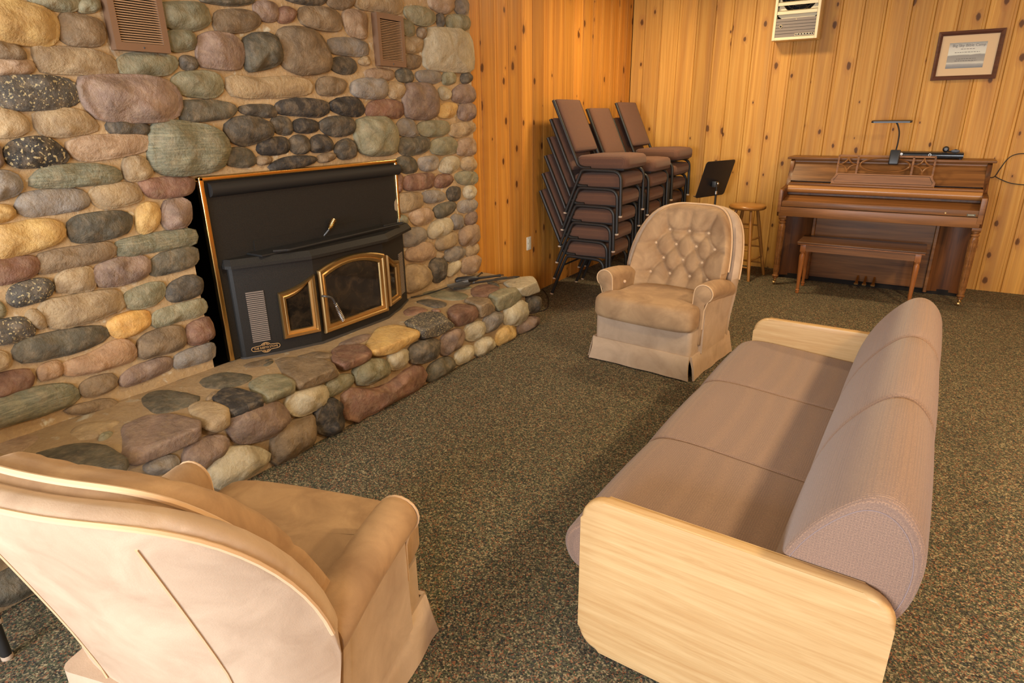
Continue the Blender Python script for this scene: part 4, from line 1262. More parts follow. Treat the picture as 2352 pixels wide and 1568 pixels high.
# ------------------------------------------------------------------ stacking chairs (front towards local +x)
def stack_chair():
    t = thing('stacking_chair', 'x', 'chair')
    W2 = 0.262
    for s in (-1, 1):
        y = s * W2
        path = [(0.004, 0.012), (0.08, 0.20), (0.145, 0.355), (0.168, 0.383), (0.205, 0.388), (0.32, 0.386), (0.44, 0.384), (0.49, 0.372), (0.518, 0.34), (0.526, 0.29), (0.53, 0.15), (0.534, 0.012)]
        MB().tube(spline([(a, y, b) for a, b in path], 3), 0.0148, 8).build('leg_frame', BLACK, t, 60)
        post = [(0.235, 0.402), (0.16, 0.404), (0.115, 0.425), (0.088, 0.475), (-0.02, 0.705), (-0.138, 0.957)]
        MB().tube(spline([(a, y - s * 0.018, b) for a, b in post], 4), 0.0148, 8).build('back_post', BLACK, t, 60)
        for x in (0.002, 0.534):
            MB().lathe([(0.014, 0.0), (0.0165, 0.002), (0.0165, 0.012), (0.015, 0.015)], (x, y, 0), 10).build('foot_glide', TIP, t)
    # seat: thick rounded pad
    pl = rrect(0.085, -0.243, 0.568, 0.243, 0.055, 5)
    rings = []
    for k, z in ((0.93, 0.394), (0.985, 0.404), (1.0, 0.435), (0.995, 0.468), (0.97, 0.488), (0.90, 0.502), (0.6, 0.511), (0.25, 0.514)):
        rings.append([(0.325 + (x - 0.325) * k, y * k, z + (0.006 if x > 0.4 else 0)) for x, y in pl])
    MB().loft(rings).build('seat', CHAIRF, t, 70)
    MB().box(0.12, -0.22, 0.388, 0.53, 0.22, 0.400).build('seat_board', STOVE_DK, t)
    # back pad follows the slope of the posts
    d = Vector((-0.118, 0, 0.252)).normalized(); nrm = Vector((d.z, 0, -d.x))
    o = Vector((0.062, 0, 0.528))
    rings = []
    pl = rrect(0.0, -0.222, 0.478, 0.222, 0.02, 3)
    for k, n in ((0.97, -0.016), (1.0, -0.010), (1.0, 0.012), (0.975, 0.024), (0.85, 0.031), (0.5, 0.034)):
        rings.append([o + d * (0.239 + (u - 0.239) * k) + nrm * n + Vector((0, v * k, 0)) for u, v in pl])
    MB().loft(rings).build('backrest', CHAIRF, t, 60)
    MB().tube([(0.13, -W2, 0.30), (0.13, W2, 0.30)], 0.008, 6).build('stretcher', BLACK, t)
    return t
chair0 = stack_chair()
ORD = ['topmost', 'second from the top', 'third from the top', 'fourth from the top', 'third from the floor', 'lowest but one', 'lowest']
first = [True]
def place_stack(x, yc, n, dz, dx, rz, words, group):
    names = {1: ['only'], 2: ['upper', 'lower'], 6: ['topmost chair', 'second chair from the top', 'third chair from the top', 'third chair from the floor', 'second chair from the floor', 'bottom chair']}[n]
    for k in range(n):
        c = chair0 if first[0] else copy_tree(chair0)
        first[0] = False
        c.location = (x + math.cos(rz) * dx * k, yc + math.sin(rz) * dx * k, dz * k); c.rotation_euler = (0, 0, rz)
        w = names[n - 1 - k]
        c['label'] = words % w
        c['group'] = group
place_stack(-2.79, 5.305, 6, 0.154, 0.026, math.radians(0.5), 'brown fabric stacking chair, %s in the stack nearest the chimney', 'stacked brown chairs by the pine wall')
place_stack(-2.79, 5.965, 6, 0.140, 0.026, 0, 'brown fabric stacking chair, %s of the middle stack', 'stacked brown chairs by the pine wall')
place_stack(-2.80, 6.675, 6, 0.152, 0.026, math.radians(-1.0), 'brown fabric stacking chair, %s in the room corner stack', 'stacked brown chairs by the pine wall')
place_stack(-2.725, 0.150, 2, 0.152, 0.022, 0, 'black-legged stacking chair cut off by the picture edge, %s one of its pair', 'pair of stacked chairs behind the near armchair')

# ------------------------------------------------------------------ upright piano
pn = thing('upright_piano', 'brown walnut upright piano with a fretwork music desk against the pine wall', 'piano', (-0.306, 6.85, 0))
PO = pn.location
def pt(name, mb, mat, parent=None, smooth=40):
    return mb.build(name, mat, parent or pn, smooth, off=PO)
X0, X1 = -1.105, 0.495
side = [(7.12, 0.02), (7.12, 1.172), (6.84, 1.172), (6.815, 1.15), (6.80, 1.08), (6.775, 1.02), (6.735, 0.985), (6.72, 0.955), (6.70, 0.935), (6.46, 0.925), (6.425, 0.905), (6.42, 0.70), (6.44, 0.672), (6.70, 0.665), (6.76, 0.62), (6.77, 0.02)]
for a, b in ((X0, X0 + 0.035), (X1 - 0.035, X1)):
    pt('side_panel', MB().prism(side, 'x', a, b, 0.003), PIANO_Z)
lid = pt('lid', MB().box(-1.137, 6.81, 1.172, 0.521, 7.13, 1.192, 0.005), PIANO_X)
pt('lid_moulding', MB().prism([(6.84, 1.172), (6.835, 1.160), (6.85, 1.156), (6.85, 1.146), (6.90, 1.146), (6.90, 1.172)], 'x', X0 + 0.035, X1 - 0.035), PIANO_LT)
up = pt('upper_panel', MB().prism([(6.735, 0.978), (6.855, 1.150), (6.885, 1.150), (6.765, 0.978)], 'x', X0 + 0.035, X1 - 0.035), PIANO_X)
pt('fall_shelf', MB().box(X0 + 0.035, 6.625, 0.948, X1 - 0.035, 6.78, 0.966, 0.004), PIANO_LT)
fb_ = [(6.75, 0.948), (6.645, 0.948)] + [(y, z) for y, z in arc(6.640, 0.912, 0.036, 90, 270, 10)] + [(6.75, 0.876)]
pt('fallboard_roll', MB().prism(fb_, 'x', X0 + 0.036, X1 - 0.036), PIANO_ROUND)
pt('key_well', MB().prism([(6.75, 0.876), (6.68, 0.876), (6.675, 0.846), (6.75, 0.82)], 'x', X0 + 0.036, X1 - 0.036), PIANO_Z)
pt('key_lid', MB().prism([(6.70, 0.852), (6.665, 0.856), (6.48, 0.822), (6.425, 0.818), (6.425, 0.808), (6.70, 0.80)], 'x', X0 + 0.036, X1 - 0.036, 0.0), PIANO_LT)
slip = pt('key_slip', MB().box(X0 + 0.03, 6.422, 0.768, X1 - 0.036, 6.46, 0.811, 0.003), PIANO_X)
pt('key_bed', MB().box(X0 + 0.015, 6.418, 0.677, X1 - 0.02, 6.76, 0.763, 0.004), PIANO_LT)
pt('key_gap', MB().box(X0 + 0.036, 6.43, 0.761, X1 - 0.036, 6.7, 0.81), DARKV)
for a, b in ((X0 - 0.002, X0 + 0.028), (X1 - 0.046, X1 - 0.008)):
    pt('arm_block', MB().box(a, 6.414, 0.712, b, 6.47, 0.921, 0.004), PIANO_LT)
pt('lock', MB().lathe([(0.006, 6.419), (0.006, 6.423)], (0.223, 0, 0.788), 10, 'y'), BRASS, slip)
npl = pt('name_plate', MB().box(0.372, 6.4205, 0.773, 0.432, 6.423, 0.791), GLOSSBK, slip)
pl_ = MB()
for q in ((0.374, 0.775, 0.430, 0.7758), (0.374, 0.7882, 0.430, 0.789), (0.374, 0.775, 0.3748, 0.789), (0.4292, 0.775, 0.430, 0.789)):
    pl_.box(q[0], 6.4195, q[1], q[2], 6.4206, q[3])
for k in range(7):
    pl_.box(0.380 + k * 0.0066, 6.4195, 0.7795, 0.384 + k * 0.0066, 6.4206, 0.785)
o = pt('plate_marks', pl_, LETTER, slip); o['kind'] = 'stuff'
# turned front legs on casters
for lx in (-1.052, 0.462):
    lg = MB()
    lg.box(lx - 0.034, 6.428, 0.652, lx + 0.034, 6.496, 0.680, 0.003)
    prof = [(0.022, 0.652), (0.034, 0.648), (0.036, 0.640), (0.024, 0.632), (0.024, 0.626), (0.033, 0.620), (0.033, 0.610), (0.026, 0.602), (0.030, 0.592), (0.030, 0.560), (0.024, 0.120), (0.023, 0.100), (0.030, 0.094), (0.030, 0.084), (0.018, 0.078), (0.022, 0.070), (0.020, 0.062), (0.012, 0.058)]
    lg.lathe(prof, (lx, 6.462, 0), 16)
    l_ = pt('leg', lg, PIANO_LT, None, 40)
    flu = MB()
    for k in range(8):
        a = k * PI / 4
        flu.tube([(lx + 0.029 * math.cos(a), 6.462 + 0.029 * math.sin(a), 0.58), (lx + 0.0225 * math.cos(a), 6.462 + 0.0225 * math.sin(a), 0.13)], 0.004, 5)
    f_ = pt('flute', flu, PIANO_LT, l_); f_['kind'] = 'stuff'
    cs = MB().lathe([(0.008, 0.060), (0.010, 0.045), (0.016, 0.040), (0.016, 0.036), (0.006, 0.034)], (lx, 6.462, 0), 12)
    cs.lathe([(0.008, -0.009), (0.019, -0.008), (0.019, 0.008), (0.008, 0.009)], (lx - 0.004, 6.462, 0.019), 14, 'x')
    pt('caster', cs, BRASS_OLD, l_)
# lower case
pt('lower_panel', MB().box(-0.80, 6.775, 0.05, 0.20, 6.80, 0.665), PIANO_X)
for a, b in ((-0.822, -0.79), (0.188, 0.220)):
    pt('pilaster', MB().prism([(a, 6.80), (a, 6.752), (a + 0.006, 6.744), (b - 0.006, 6.744), (b, 6.752), (b, 6.80)], 'z', 0.022, 0.672), PIANO_LT)
def curved(a, b, name):
    n = 10
    outer = [(a + (b - a) * i / n, 6.775 + 0.030 * math.sin(PI * i / n)) for i in range(n + 1)]
    pt(name, MB().prism(outer + [(b, 6.83), (a, 6.83)], 'z', 0.03, 0.668), PIANO_Z)
curved(X0 + 0.03, -0.82, 'end_panel'); curved(0.218, X1 - 0.03, 'end_panel')
pt('toe_board', MB().box(X0 + 0.02, 6.80, 0.0, X1 - 0.02, 7.1, 0.05), DARKV)
pt('back_frame', MB().box(X0 + 0.03, 6.9, 0.05, X1 - 0.03, 7.11, 1.16), PIANO_Z)
for px_ in (-0.352, -0.285, -0.212):
    pd = MB()
    pd.loft([[(px_ - w, y, z0), (px_ + w, y, z0), (px_ + w, y, z1), (px_ - w, y, z1)] for y, w, z0, z1 in ((6.78, 0.008, 0.098, 0.108), (6.72, 0.009, 0.085, 0.094), (6.67, 0.012, 0.056, 0.064), (6.635, 0.020, 0.050, 0.058), (6.62, 0.016, 0.050, 0.057))])
    pt('pedal', pd, BRASS)
# fretwork music desk, leaning back on the upper panel
def dk(x, z, n=0.0):
    return (x, 6.690 + (z - 0.966) * 0.20 - n, z)
mdk = MB()
ol = [(-0.708, 0.968), (0.108, 0.968), (0.113, 1.005), (0.090, 1.035), (0.082, 1.064), (-0.679, 1.064), (-0.690, 1.035), (-0.713, 1.005)]
mdk.loft([[dk(x, z, n) for x, z in ol] for n in (0.0, 0.010)])
desk = pt('music_desk', mdk, PIANO_LT, None, 30)
inl = [(-0.685, 0.984), (0.086, 0.984), (0.090, 1.005), (0.070, 1.035), (0.062, 1.052), (-0.660, 1.052), (-0.668, 1.035), (-0.690, 1.005)]
pt('inlay_line', MB().tube([dk(x, z, 0.0105) for x, z in inl], 0.0014, 4, closed=True), DARKV, desk)
def bar(p, q, w=0.0065):
    p, q = Vector(p), Vector(q); d = (q - p).normalized(); s_ = Vector((-d.y, d.x)) * w
    poly = [p - s_, p + s_, q + s_, q - s_]
    return MB().loft([[dk(v.x, v.y, n) for v in poly] for n in (0.0, 0.009)])
L_, R_, B_, T_ = -0.679, 0.082, 1.064, 1.218
for nm, p, q, w in (('fret_rail', (L_, T_), (R_, T_), 0.0085), ('fret_stile', (L_ + 0.003, B_), (L_ + 0.003, T_), 0.007), ('fret_stile', (R_ - 0.003, B_), (R_ - 0.003, T_), 0.007), ('fret_stile', (-0.515, B_), (-0.515, T_), 0.008), ('fret_stile', (-0.082, B_), (-0.082, T_), 0.008)):
    pt(nm, bar(p, q, w), PIANO_LT, desk, 30)
def flatring(pts, w, closed=False):
    return MB().tube([dk(x, z, 0.0045) for x, z in pts], w, 6, closed=closed)
cx2, cz2 = -0.2985, 1.141
pt('fret_oval', flatring([(cx2 + 0.196 * math.cos(a), cz2 + 0.062 * math.sin(a)) for a in [2 * PI * k / 40 for k in range(40)]], 0.0075, True), PIANO_LT, desk)
for x0_, x1_ in ((-0.676, -0.515), (-0.082, 0.079)):
    cx3 = (x0_ + x1_) / 2; hw, hh = (x1_ - x0_) / 2, 0.070
    for sx in (-1, 1):
        for sz in (-1, 1):
            pts = [(cx3 + sx * hw + -sx * hw * math.cos(a) , cz2 + sz * hh + -sz * hh * math.sin(a)) for a in [PI / 2 * k / 8 for k in range(9)]]
            pt('fret_arc', flatring(pts, 0.0068), PIANO_LT, desk)
pt('desk_peg', MB().tube([(0.104, 6.672, 0.972), (0.104, 6.672, 0.952)], 0.006, 8), BRASS_OLD, desk)
pt('desk_peg', MB().tube([(-0.708, 6.672, 0.972), (-0.708, 6.672, 0.952)], 0.006, 8), BRASS_OLD, desk)

# clip-on lamp on the music desk
lm = thing('piano_lamp', 'black clip-on gooseneck lamp with a flat bar head on the piano music desk', 'lamp', (-0.235, 6.72, 1.15))
def lpz(n, mb, mat, sm=40):
    return mb.build(n, mat, lm, sm, off=lm.location)
cl = MB().prism([(6.690, 1.150), (6.675, 1.160), (6.680, 1.215), (6.700, 1.275), (6.755, 1.275), (6.770, 1.24), (6.752, 1.226), (6.742, 1.23), (6.730, 1.225), (6.728, 1.15)], 'x', -0.272, -0.194, 0.010, 3)
cl.box(-0.262, 6.685, 1.150, -0.204, 6.725, 1.17, 0.004)
lpz('clamp', cl, BLACKP)
lpz('gooseneck', MB().tube(spline([(-0.232, 6.735, 1.27), (-0.228, 6.74, 1.34), (-0.232, 6.742, 1.42), (-0.252, 6.74, 1.48), (-0.268, 6.74, 1.505)], 6), 0.0065, 8), BLACKP)
hd = MB().loft([[(x, 6.74 + y * k, 1.512 + z * k) for y, z in ((-0.030, -0.010), (0.028, 0.002), (0.026, 0.014), (-0.030, 0.004))] for x, k in ((-0.462, 0.75), (-0.445, 1.0), (-0.165, 1.0), (-0.148, 0.75))])
lpz('lamp_head', hd, BLACKP, 15)
lpz('diffuser', MB().box(-0.44, 6.72, 1.5035, -0.17, 6.752, 1.508), GREYP)

# set-top player and small gadgets on the piano
dv = thing('media_player', 'slim glossy black media player lying on top of the piano', 'player', (0.035, 6.98, 1.192))
def dpt(n, mb, mat):
    return mb.build(n, mat, dv, off=dv.location)
dpt('case', MB().box(-0.21, 6.90, 1.200, 0.28, 7.09, 1.248, 0.004), BLACKP)
dpt('front_panel', MB().prism([(6.90, 1.203), (6.888, 1.208), (6.884, 1.228), (6.89, 1.243), (6.90, 1.246)], 'x', -0.208, 0.278), GLOSSBK)
dpt('power_button', MB().lathe([(0.012, 6.880), (0.012, 6.888)], (-0.19, 0, 1.232), 12, 'y'), CHROME)
dpt('control_ring', MB().tube([(0.03 + 0.010 * math.cos(a), 6.884, 1.228 + 0.010 * math.sin(a)) for a in [k * PI / 6 for k in range(12)]], 0.002, 5, closed=True), CHROME)
for x in (-0.19, 0.26):
    dpt('foot', MB().lathe([(0.010, 1.192), (0.010, 1.201)], (x, 6.93, 0), 10), BLACKP)
wb = thing('webcam', 'small dark ball-shaped webcam resting on the black media player', 'webcam', (0.142, 6.96, 1.248))
MB().ball((0, 0, 0.027), 0.026, 14).build('camera_ball', BLACKP, wb)
MB().lathe([(0.013, -0.029), (0.014, -0.025), (0.010, -0.023)], (0, 0, 0.028), 14, 'y').build('lens_ring', GREYP, wb)
MB().tube(spline([(0.02, 0.0, 0.01), (0.05, -0.01, 0.008), (0.07, 0.0, 0.012)], 4), 0.005, 6).build('short_lead', BLACKP, wb)
ms = thing('computer_mouse', 'grey rounded mouse lying beside the webcam on the media player', 'mouse', (0.215, 6.955, 1.248))
MB().ball((0, 0, 0.012), 0.03, 14, (1.15, 0.8, 0.5)).build('mouse_shell', GREYP, ms)
MB().box(-0.008, -0.022, 0.024, 0.008, -0.006, 0.029, 0.002).build('scroll_wheel', BLACKP, ms)

# bench
bn = thing('piano_bench', 'brown wooden piano bench with turned legs in front of the piano', 'bench', (-0.355, 6.375, 0))
def bpt(n, mb, mat, sm=40):
    return mb.build(n, mat, bn, sm, off=bn.location)
bpt('bench_lid', MB().box(-0.856, 6.172, 0.472, 0.146, 6.585, 0.490, 0.006, 3), BENCH_TOP)
bpt('lid_edge', MB().box(-0.850, 6.178, 0.464, 0.140, 6.579, 0.473, 0.002), BENCH_LEG)
for q in ((-0.80, 6.205, 0.09, 6.222), (-0.80, 6.535, 0.09, 6.552), (-0.82, 6.22, -0.803, 6.54), (0.093, 6.22, 0.11, 6.54)):
    bpt('apron', MB().box(q[0], q[1], 0.402, q[2], q[3], 0.466), PIANO_LT)
for lx in (-0.804, 0.094):
    for ly in (6.222, 6.535):
        lg = MB().box(lx - 0.023, ly - 0.023, 0.395, lx + 0.023, ly + 0.023, 0.466, 0.002)
        lg.lathe([(0.016, 0.396), (0.022, 0.390), (0.022, 0.384), (0.015, 0.380), (0.020, 0.370), (0.0235, 0.355), (0.022, 0.30), (0.013, 0.045), (0.013, 0.040), (0.018, 0.036), (0.018, 0.030), (0.014, 0.026), (0.017, 0.016), (0.013, 0.0)], (lx, ly, 0), 14)
        bpt('leg', lg, BENCH_LEG)

# bar stool
sl_ = thing('bar_stool', 'round-topped wooden bar stool between the tan armchair and the piano', 'stool', (-1.43, 6.655, 0))
MB().lathe([(0.10, 0.690), (0.165, 0.692), (0.178, 0.702), (0.180, 0.715), (0.174, 0.728), (0.160, 0.735), (0.10, 0.733), (0.03, 0.732)], (0, 0, 0), 36).build('seat', STOOL_TOP, sl_, 50)
ang = [-58, 36, 124, 214]
def lpos(a, z):
    r = 0.105 + (0.70 - z) / 0.70 * 0.150
    return Vector((r * math.cos(math.radians(a)), r * math.sin(math.radians(a)), z))
for a in ang:
    p = [lpos(a, z) for z in (0.70, 0.62, 0.40, 0.15, 0.0)]
    MB().tube(p, [0.013, 0.017, 0.018, 0.017, 0.014], 12).build('leg', STOOL, sl_, 60)
for i in range(4):
    for z in ((0.20, 0.40) if i % 2 == 0 else (0.13, 0.30, 0.52)):
        MB().tube([lpos(ang[i], z), lpos(ang[i], z).lerp(lpos(ang[(i + 1) % 4], z), 0.5), lpos(ang[(i + 1) % 4], z)], [0.008, 0.0105, 0.008], 8).build('rung', STOOL, sl_, 60)

# music stand
mst = thing('music_stand', 'black metal music stand turned sideways between stacked chairs and stool', 'music stand', (-1.77, 6.63, 0))
TL = Vector((-1.805, 6.40, 1.154)); wv = Vector((0.335, 0.942, 0)).normalized(); dn = Vector((-0.10, 0.036, -0.369)).normalized()
nn = wv.cross(dn).normalized()
if nn.y > 0:
    nn = -nn
sh_pts = rrect(0.0, 0.0, 0.49, 0.375, 0.03, 4)
MB().loft([[TL + wv * a + dn * b - nn * t for a, b in sh_pts] for t in (0.0, 0.004)]).build('desk', BLACKP, mst, 30, off=mst.location)
lip = MB().loft([[TL + wv * a + dn * (0.372 + b) - nn * c for b, c in ((0, 0), (0.004, 0), (0.004, 0.05), (0, 0.05))] for a in (0.03, 0.46)])
lip.build('ledge', BLACKP, mst, 30, off=mst.location)
cp = TL + wv * 0.245 + dn * 0.24 + nn * 0.004
MB().box(cp.x - 0.012, cp.y - 0.05, cp.z - 0.03, cp.x + 0.03, cp.y + 0.05, cp.z + 0.03, 0.004).build('tilt_clamp', BLACK, mst, off=mst.location)
hd_ = Vector((cp.x + 0.03, cp.y - 0.02, cp.z))
MB().ball((hd_.x + 0.01, hd_.y, hd_.z + 0.005), 0.014, 10).build('wing_nut', CHROME, mst, off=mst.location)
pst = MB().tube([(hd_.x, hd_.y, hd_.z), (hd_.x, hd_.y, 0.55)], 0.009, 8); pst.tube([(hd_.x, hd_.y, 0.60), (hd_.x, hd_.y, 0.06)], 0.013, 8)
pst.build('post', BLACK, mst, off=mst.location)
MB().lathe([(0.015, hd_.z - 0.10), (0.015, hd_.z - 0.07)], (hd_.x, hd_.y, 0), 10).build('collar', CHROME, mst, off=mst.location)
for k in range(3):
    a = math.radians(30 + 120 * k)
    MB().tube(spline([(hd_.x, hd_.y, 0.11), (hd_.x + 0.10 * math.cos(a), hd_.y + 0.10 * math.sin(a), 0.07), (hd_.x + 0.22 * math.cos(a), hd_.y + 0.22 * math.sin(a), 0.012)], 4), 0.010, 7).build('leg', BLACK, mst, off=mst.location)

# ------------------------------------------------------------------ wall heater
ht = thing('wall_heater', 'cream metal fan heater with louvres fixed high on the pine wall', 'heater', (-1.245, 7.05, 2.252))
def hpt(n, mb, mat, par=None, sm=30):
    return mb.build(n, mat, par or ht, sm, off=ht.location)
hx0, hx1, hz0, hz1, hy = -1.447, -1.047, 2.252, 2.86, 6.95
cs = MB()
for q in ((hx0, hz0, hx0 + 0.024, hz1), (hx1 - 0.024, hz0, hx1, hz1), (hx0 + 0.024, hz0, hx1 - 0.024, hz0 + 0.024), (hx0 + 0.024, hz1 - 0.03, hx1 - 0.024, hz1)):
    cs.box(q[0], hy, q[1], q[2], 7.165, q[3], 0.003)
hpt('case', cs, CREAM)
hpt('lower_panel', MB().box(hx0 + 0.024, hy + 0.008, hz0 + 0.024, hx1 - 0.024, hy + 0.03, 2.438), HEATBR)
gv = MB()
for k in range(5):
    gv.box(hx0 + 0.024, hy + 0.006, 2.306 + k * 0.0262, hx1 - 0.024, hy + 0.0085, 2.3085 + k * 0.0262)
g_ = hpt('panel_grooves', gv, DARKV); g_['kind'] = 'stuff'
kn = hpt('thermostat_knob', MB().lathe([(0.013, hy - 0.004), (0.016, hy + 0.004), (0.016, hy + 0.008)], (hx0 + 0.070, 0, 2.371), 16, 'y'), CREAM)
hpt('knob_centre', MB().lathe([(0.010, hy - 0.006), (0.010, hy + 0.0)], (hx0 + 0.070, 0, 2.371), 14, 'y'), STOVE_DK, kn)
hpt('screw', MB().ball((-1.245, hy + 0.006, 2.425), 0.005, 8), CREAM)
# shroud with the round fan opening, fan and wire guard behind the louvres
hole = [(-1.245 + 0.165 * math.cos(a), 2.645 + 0.165 * math.sin(a)) for a in [2 * PI * k / 32 for k in range(32)]]
sq = []
for x, z in hole:
    dx, dz = x + 1.245, z - 2.645; k = min(0.178 / max(abs(dx), 1e-6), 0.205 / max(abs(dz), 1e-6))
    sq.append((-1.245 + dx * k, 2.645 + dz * k))
shr = MB(); rows = [[shr.bm.verts.new((x, hy + 0.07, z)) for x, z in r] for r in (sq, hole)] + [[shr.bm.verts.new((x, hy + 0.10, z)) for x, z in hole]]
for r0, r1 in zip(rows, rows[1:]):
    for k in range(32):
        shr.bm.faces.new((r0[k], r0[(k + 1) % 32], r1[(k + 1) % 32], r1[k]))
hpt('fan_shroud', shr, CREAM)
hpt('heater_back', MB().box(hx0 + 0.02, 7.12, 2.43, hx1 - 0.02, 7.14, hz1 - 0.02), DARKV)
fan = MB()
for k in range(5):
    a = 2 * PI * k / 5
    fan.loft([[(-1.245 + r * math.cos(a + da), hy + 0.13 + dy, 2.645 + r * math.sin(a + da)) for da, dy in ((-0.32, 0.02), (0.32, -0.01), (0.32, -0.006), (-0.32, 0.024))] for r in (0.03, 0.09, 0.15)])
fan.lathe([(0.035, hy + 0.10), (0.035, hy + 0.15)], (-1.245, 0, 2.645), 16, 'y')
hpt('fan', fan, STOVE_DK)
gd = MB()
for r in (0.03, 0.065, 0.10, 0.135, 0.16):
    gd.tube([(-1.245 + r * math.cos(a), hy + 0.085, 2.645 + r * math.sin(a)) for a in [2 * PI * k / 32 for k in range(32)]], 0.0014, 4, closed=True)
for k in range(6):
    a = PI * k / 6
    gd.tube([(-1.245 - 0.165 * math.cos(a), hy + 0.087, 2.645 - 0.165 * math.sin(a)), (-1.245 + 0.165 * math.cos(a), hy + 0.087, 2.645 + 0.165 * math.sin(a))], 0.0014, 4)
w_ = hpt('wire_guard', gd, CHROME); w_['kind'] = 'stuff'
for zc_ in (2.487, 2.562, 2.637, 2.712, 2.787):
    hpt('louvre', MB().loft([[(x, hy + 0.004, zc_ + 0.012), (x, hy + 0.006, zc_ - 0.014), (x, hy + 0.010, zc_ - 0.014), (x, hy + 0.045, zc_ + 0.022), (x, hy + 0.040, zc_ + 0.024)] for x in (hx0 + 0.026, hx1 - 0.026)]), CREAM)
np_ = hpt('name_plate', MB().box(-1.245, hy + 0.0035, 2.284, -1.080, hy + 0.008, 2.305), CREAM)
hpt('plate_face', MB().box(-1.242, hy + 0.0030, 2.287, -1.083, hy + 0.004, 2.302), STOVE_DK, np_)
text('heater_lettering', 'M A R K E L', 0.016, WHITE, np_, (-1.1625, hy + 0.0026, 2.2945), (1, 0, 0), (0, 0, 1), ht.location, width=0.145)

# ------------------------------------------------------------------ framed picture
pf = thing('framed_picture', 'small framed grey landscape photograph with lettering on the pine wall', 'picture', (0.155, 7.15, 1.853))
def fpt(n, mb, mat, sm=30):
    return mb.build(n, mat, pf, sm, off=pf.location)
fx0, fx1, fz0, fz1 = -0.083, 0.392, 1.853, 2.246; fwid = 0.034
def mitre(p, q, ip, iq):
    mb = MB()
    mb.loft([[(a[0], 7.166, a[1]), (a[0], 7.135, a[1]), (a[0] + (b[0] - a[0]) * 0.5, 7.128, a[1] + (b[1] - a[1]) * 0.5), (b[0], 7.142, b[1]), (b[0], 7.166, b[1])] for a, b in ((p, ip), (q, iq))])
    return mb
O_ = [(fx0, fz0), (fx1, fz0), (fx1, fz1), (fx0, fz1)]; I_ = [(fx0 + fwid, fz0 + fwid), (fx1 - fwid, fz0 + fwid), (fx1 - fwid, fz1 - fwid), (fx0 + fwid, fz1 - fwid)]
for k in range(4):
    fpt('frame_rail', mitre(O_[k], O_[(k + 1) % 4], I_[k], I_[(k + 1) % 4]), FRAMEW)
fpt('mat_board', MB().box(fx0 + 0.02, 7.152, fz0 + 0.02, fx1 - 0.02, 7.160, fz1 - 0.02), MATBOARD)
def photo_mat():
    m = Mat('grey_landscape_print', 0.5)
    v = m.n('TexCoord').outputs['Generated']; s = m.n('SeparateXYZ', {0: v})
    n = m.noise(m.coords((9, 1, 22), 'Object'), 1.0, 4, 0.6)
    z = m.math('ADD', s.outputs[2], m.math('MULTIPLY_ADD', n, 0.10, -0.05))
    c = m.ramp(z, [(0.02, P(112, 104, 92)), (0.14, P(150, 134, 112)), (0.20, P(196, 176, 142)), (0.27, P(150, 132, 106)), (0.50, P(136, 120, 98)), (0.545, P(206, 188, 152)), (0.80, P(198, 178, 146)), (1.0, P(138, 126, 106))])
    m.color(c); return m.m
ph = fpt('photo_print', MB().box(0.012, 7.1505, 1.947, 0.282, 7.1525, 2.152), photo_mat())
INK = plain('print_ink', P(96, 84, 70), 0.6)
text('print_lettering', 'Big Sky Bible Camp', 0.030, INK, ph, (0.155, 7.150, 2.128), (1, 0, 0), (0, 0, 1), pf.location, width=0.235)
ln = MB()
for z, a, b in ((2.098, 0.10, 0.20), (2.072, 0.06, 0.24), (2.020, 0.08, 0.22), (2.004, 0.07, 0.23)):
    x = a
    while x < b:
        w = random.uniform(0.008, 0.022); ln.box(x, 7.1498, z, min(x + w, b), 7.1504, z + 0.004); x += w + 0.005
o = ln.build('print_small_lines', INK, ph, 0, off=pf.location); o['kind'] = 'stuff'

# ------------------------------------------------------------------ wall outlet
ot = thing('wall_outlet', 'cream double power outlet on the orange pine wall beside the chimney', 'outlet', (XL, 4.926, 0.43))
def opt(n, mb, mat, par=None):
    return mb.build(n, mat, par or ot, 30, off=ot.location)
pl0 = opt('cover_plate', MB().box(XL - 0.001, 4.889, 0.431, XL + 0.006, 4.963, 0.552, 0.002), WHITE)
for z in (0.468, 0.515):
    opt('socket', MB().box(XL + 0.005, 4.908, z - 0.016, XL + 0.0085, 4.944, z + 0.016, 0.001), WHITE, pl0)

# ------------------------------------------------------------------ cords
def cord(name, label, pts, r=0.0042):
    o = MB().tube(spline(pts, 8), r, 7).build(name, CABLE, None, 60)
    return tag(o, label, 'cord')
cord('power_cord', 'black power cord lying along the back of the stone hearth', [(-2.905, 3.20, 0.405), (-2.88, 3.28, 0.402), (-2.86, 3.5, 0.402), (-2.855, 3.75, 0.404), (-2.86, 3.95, 0.404), (-2.90, 4.07, 0.40), (-2.93, 4.12, 0.30), (-2.90, 4.16, 0.01), (-2.70, 4.35, 0.006), (-2.58, 4.55, 0.006), (-2.66, 4.75, 0.006), (-2.76, 4.92, 0.006), (-2.86, 5.05, 0.006), (-2.93, 5.12, 0.006)])
cord('power_cord', 'thin black cord looping over the pine wall beside the piano', [(0.510, 7.13, 1.03), (0.552, 7.155, 1.038), (0.58, 7.158, 1.11), (0.615, 7.158, 1.19), (0.66, 7.158, 1.228), (0.74, 7.158, 1.238), (0.90, 7.158, 1.22), (1.05, 7.158, 1.15), (1.08, 7.158, 1.05), (0.95, 7.158, 0.985), (0.80, 7.158, 0.975), (0.68, 7.158, 0.985), (0.60, 7.158, 1.015), (0.555, 7.150, 1.040)], 0.0038)

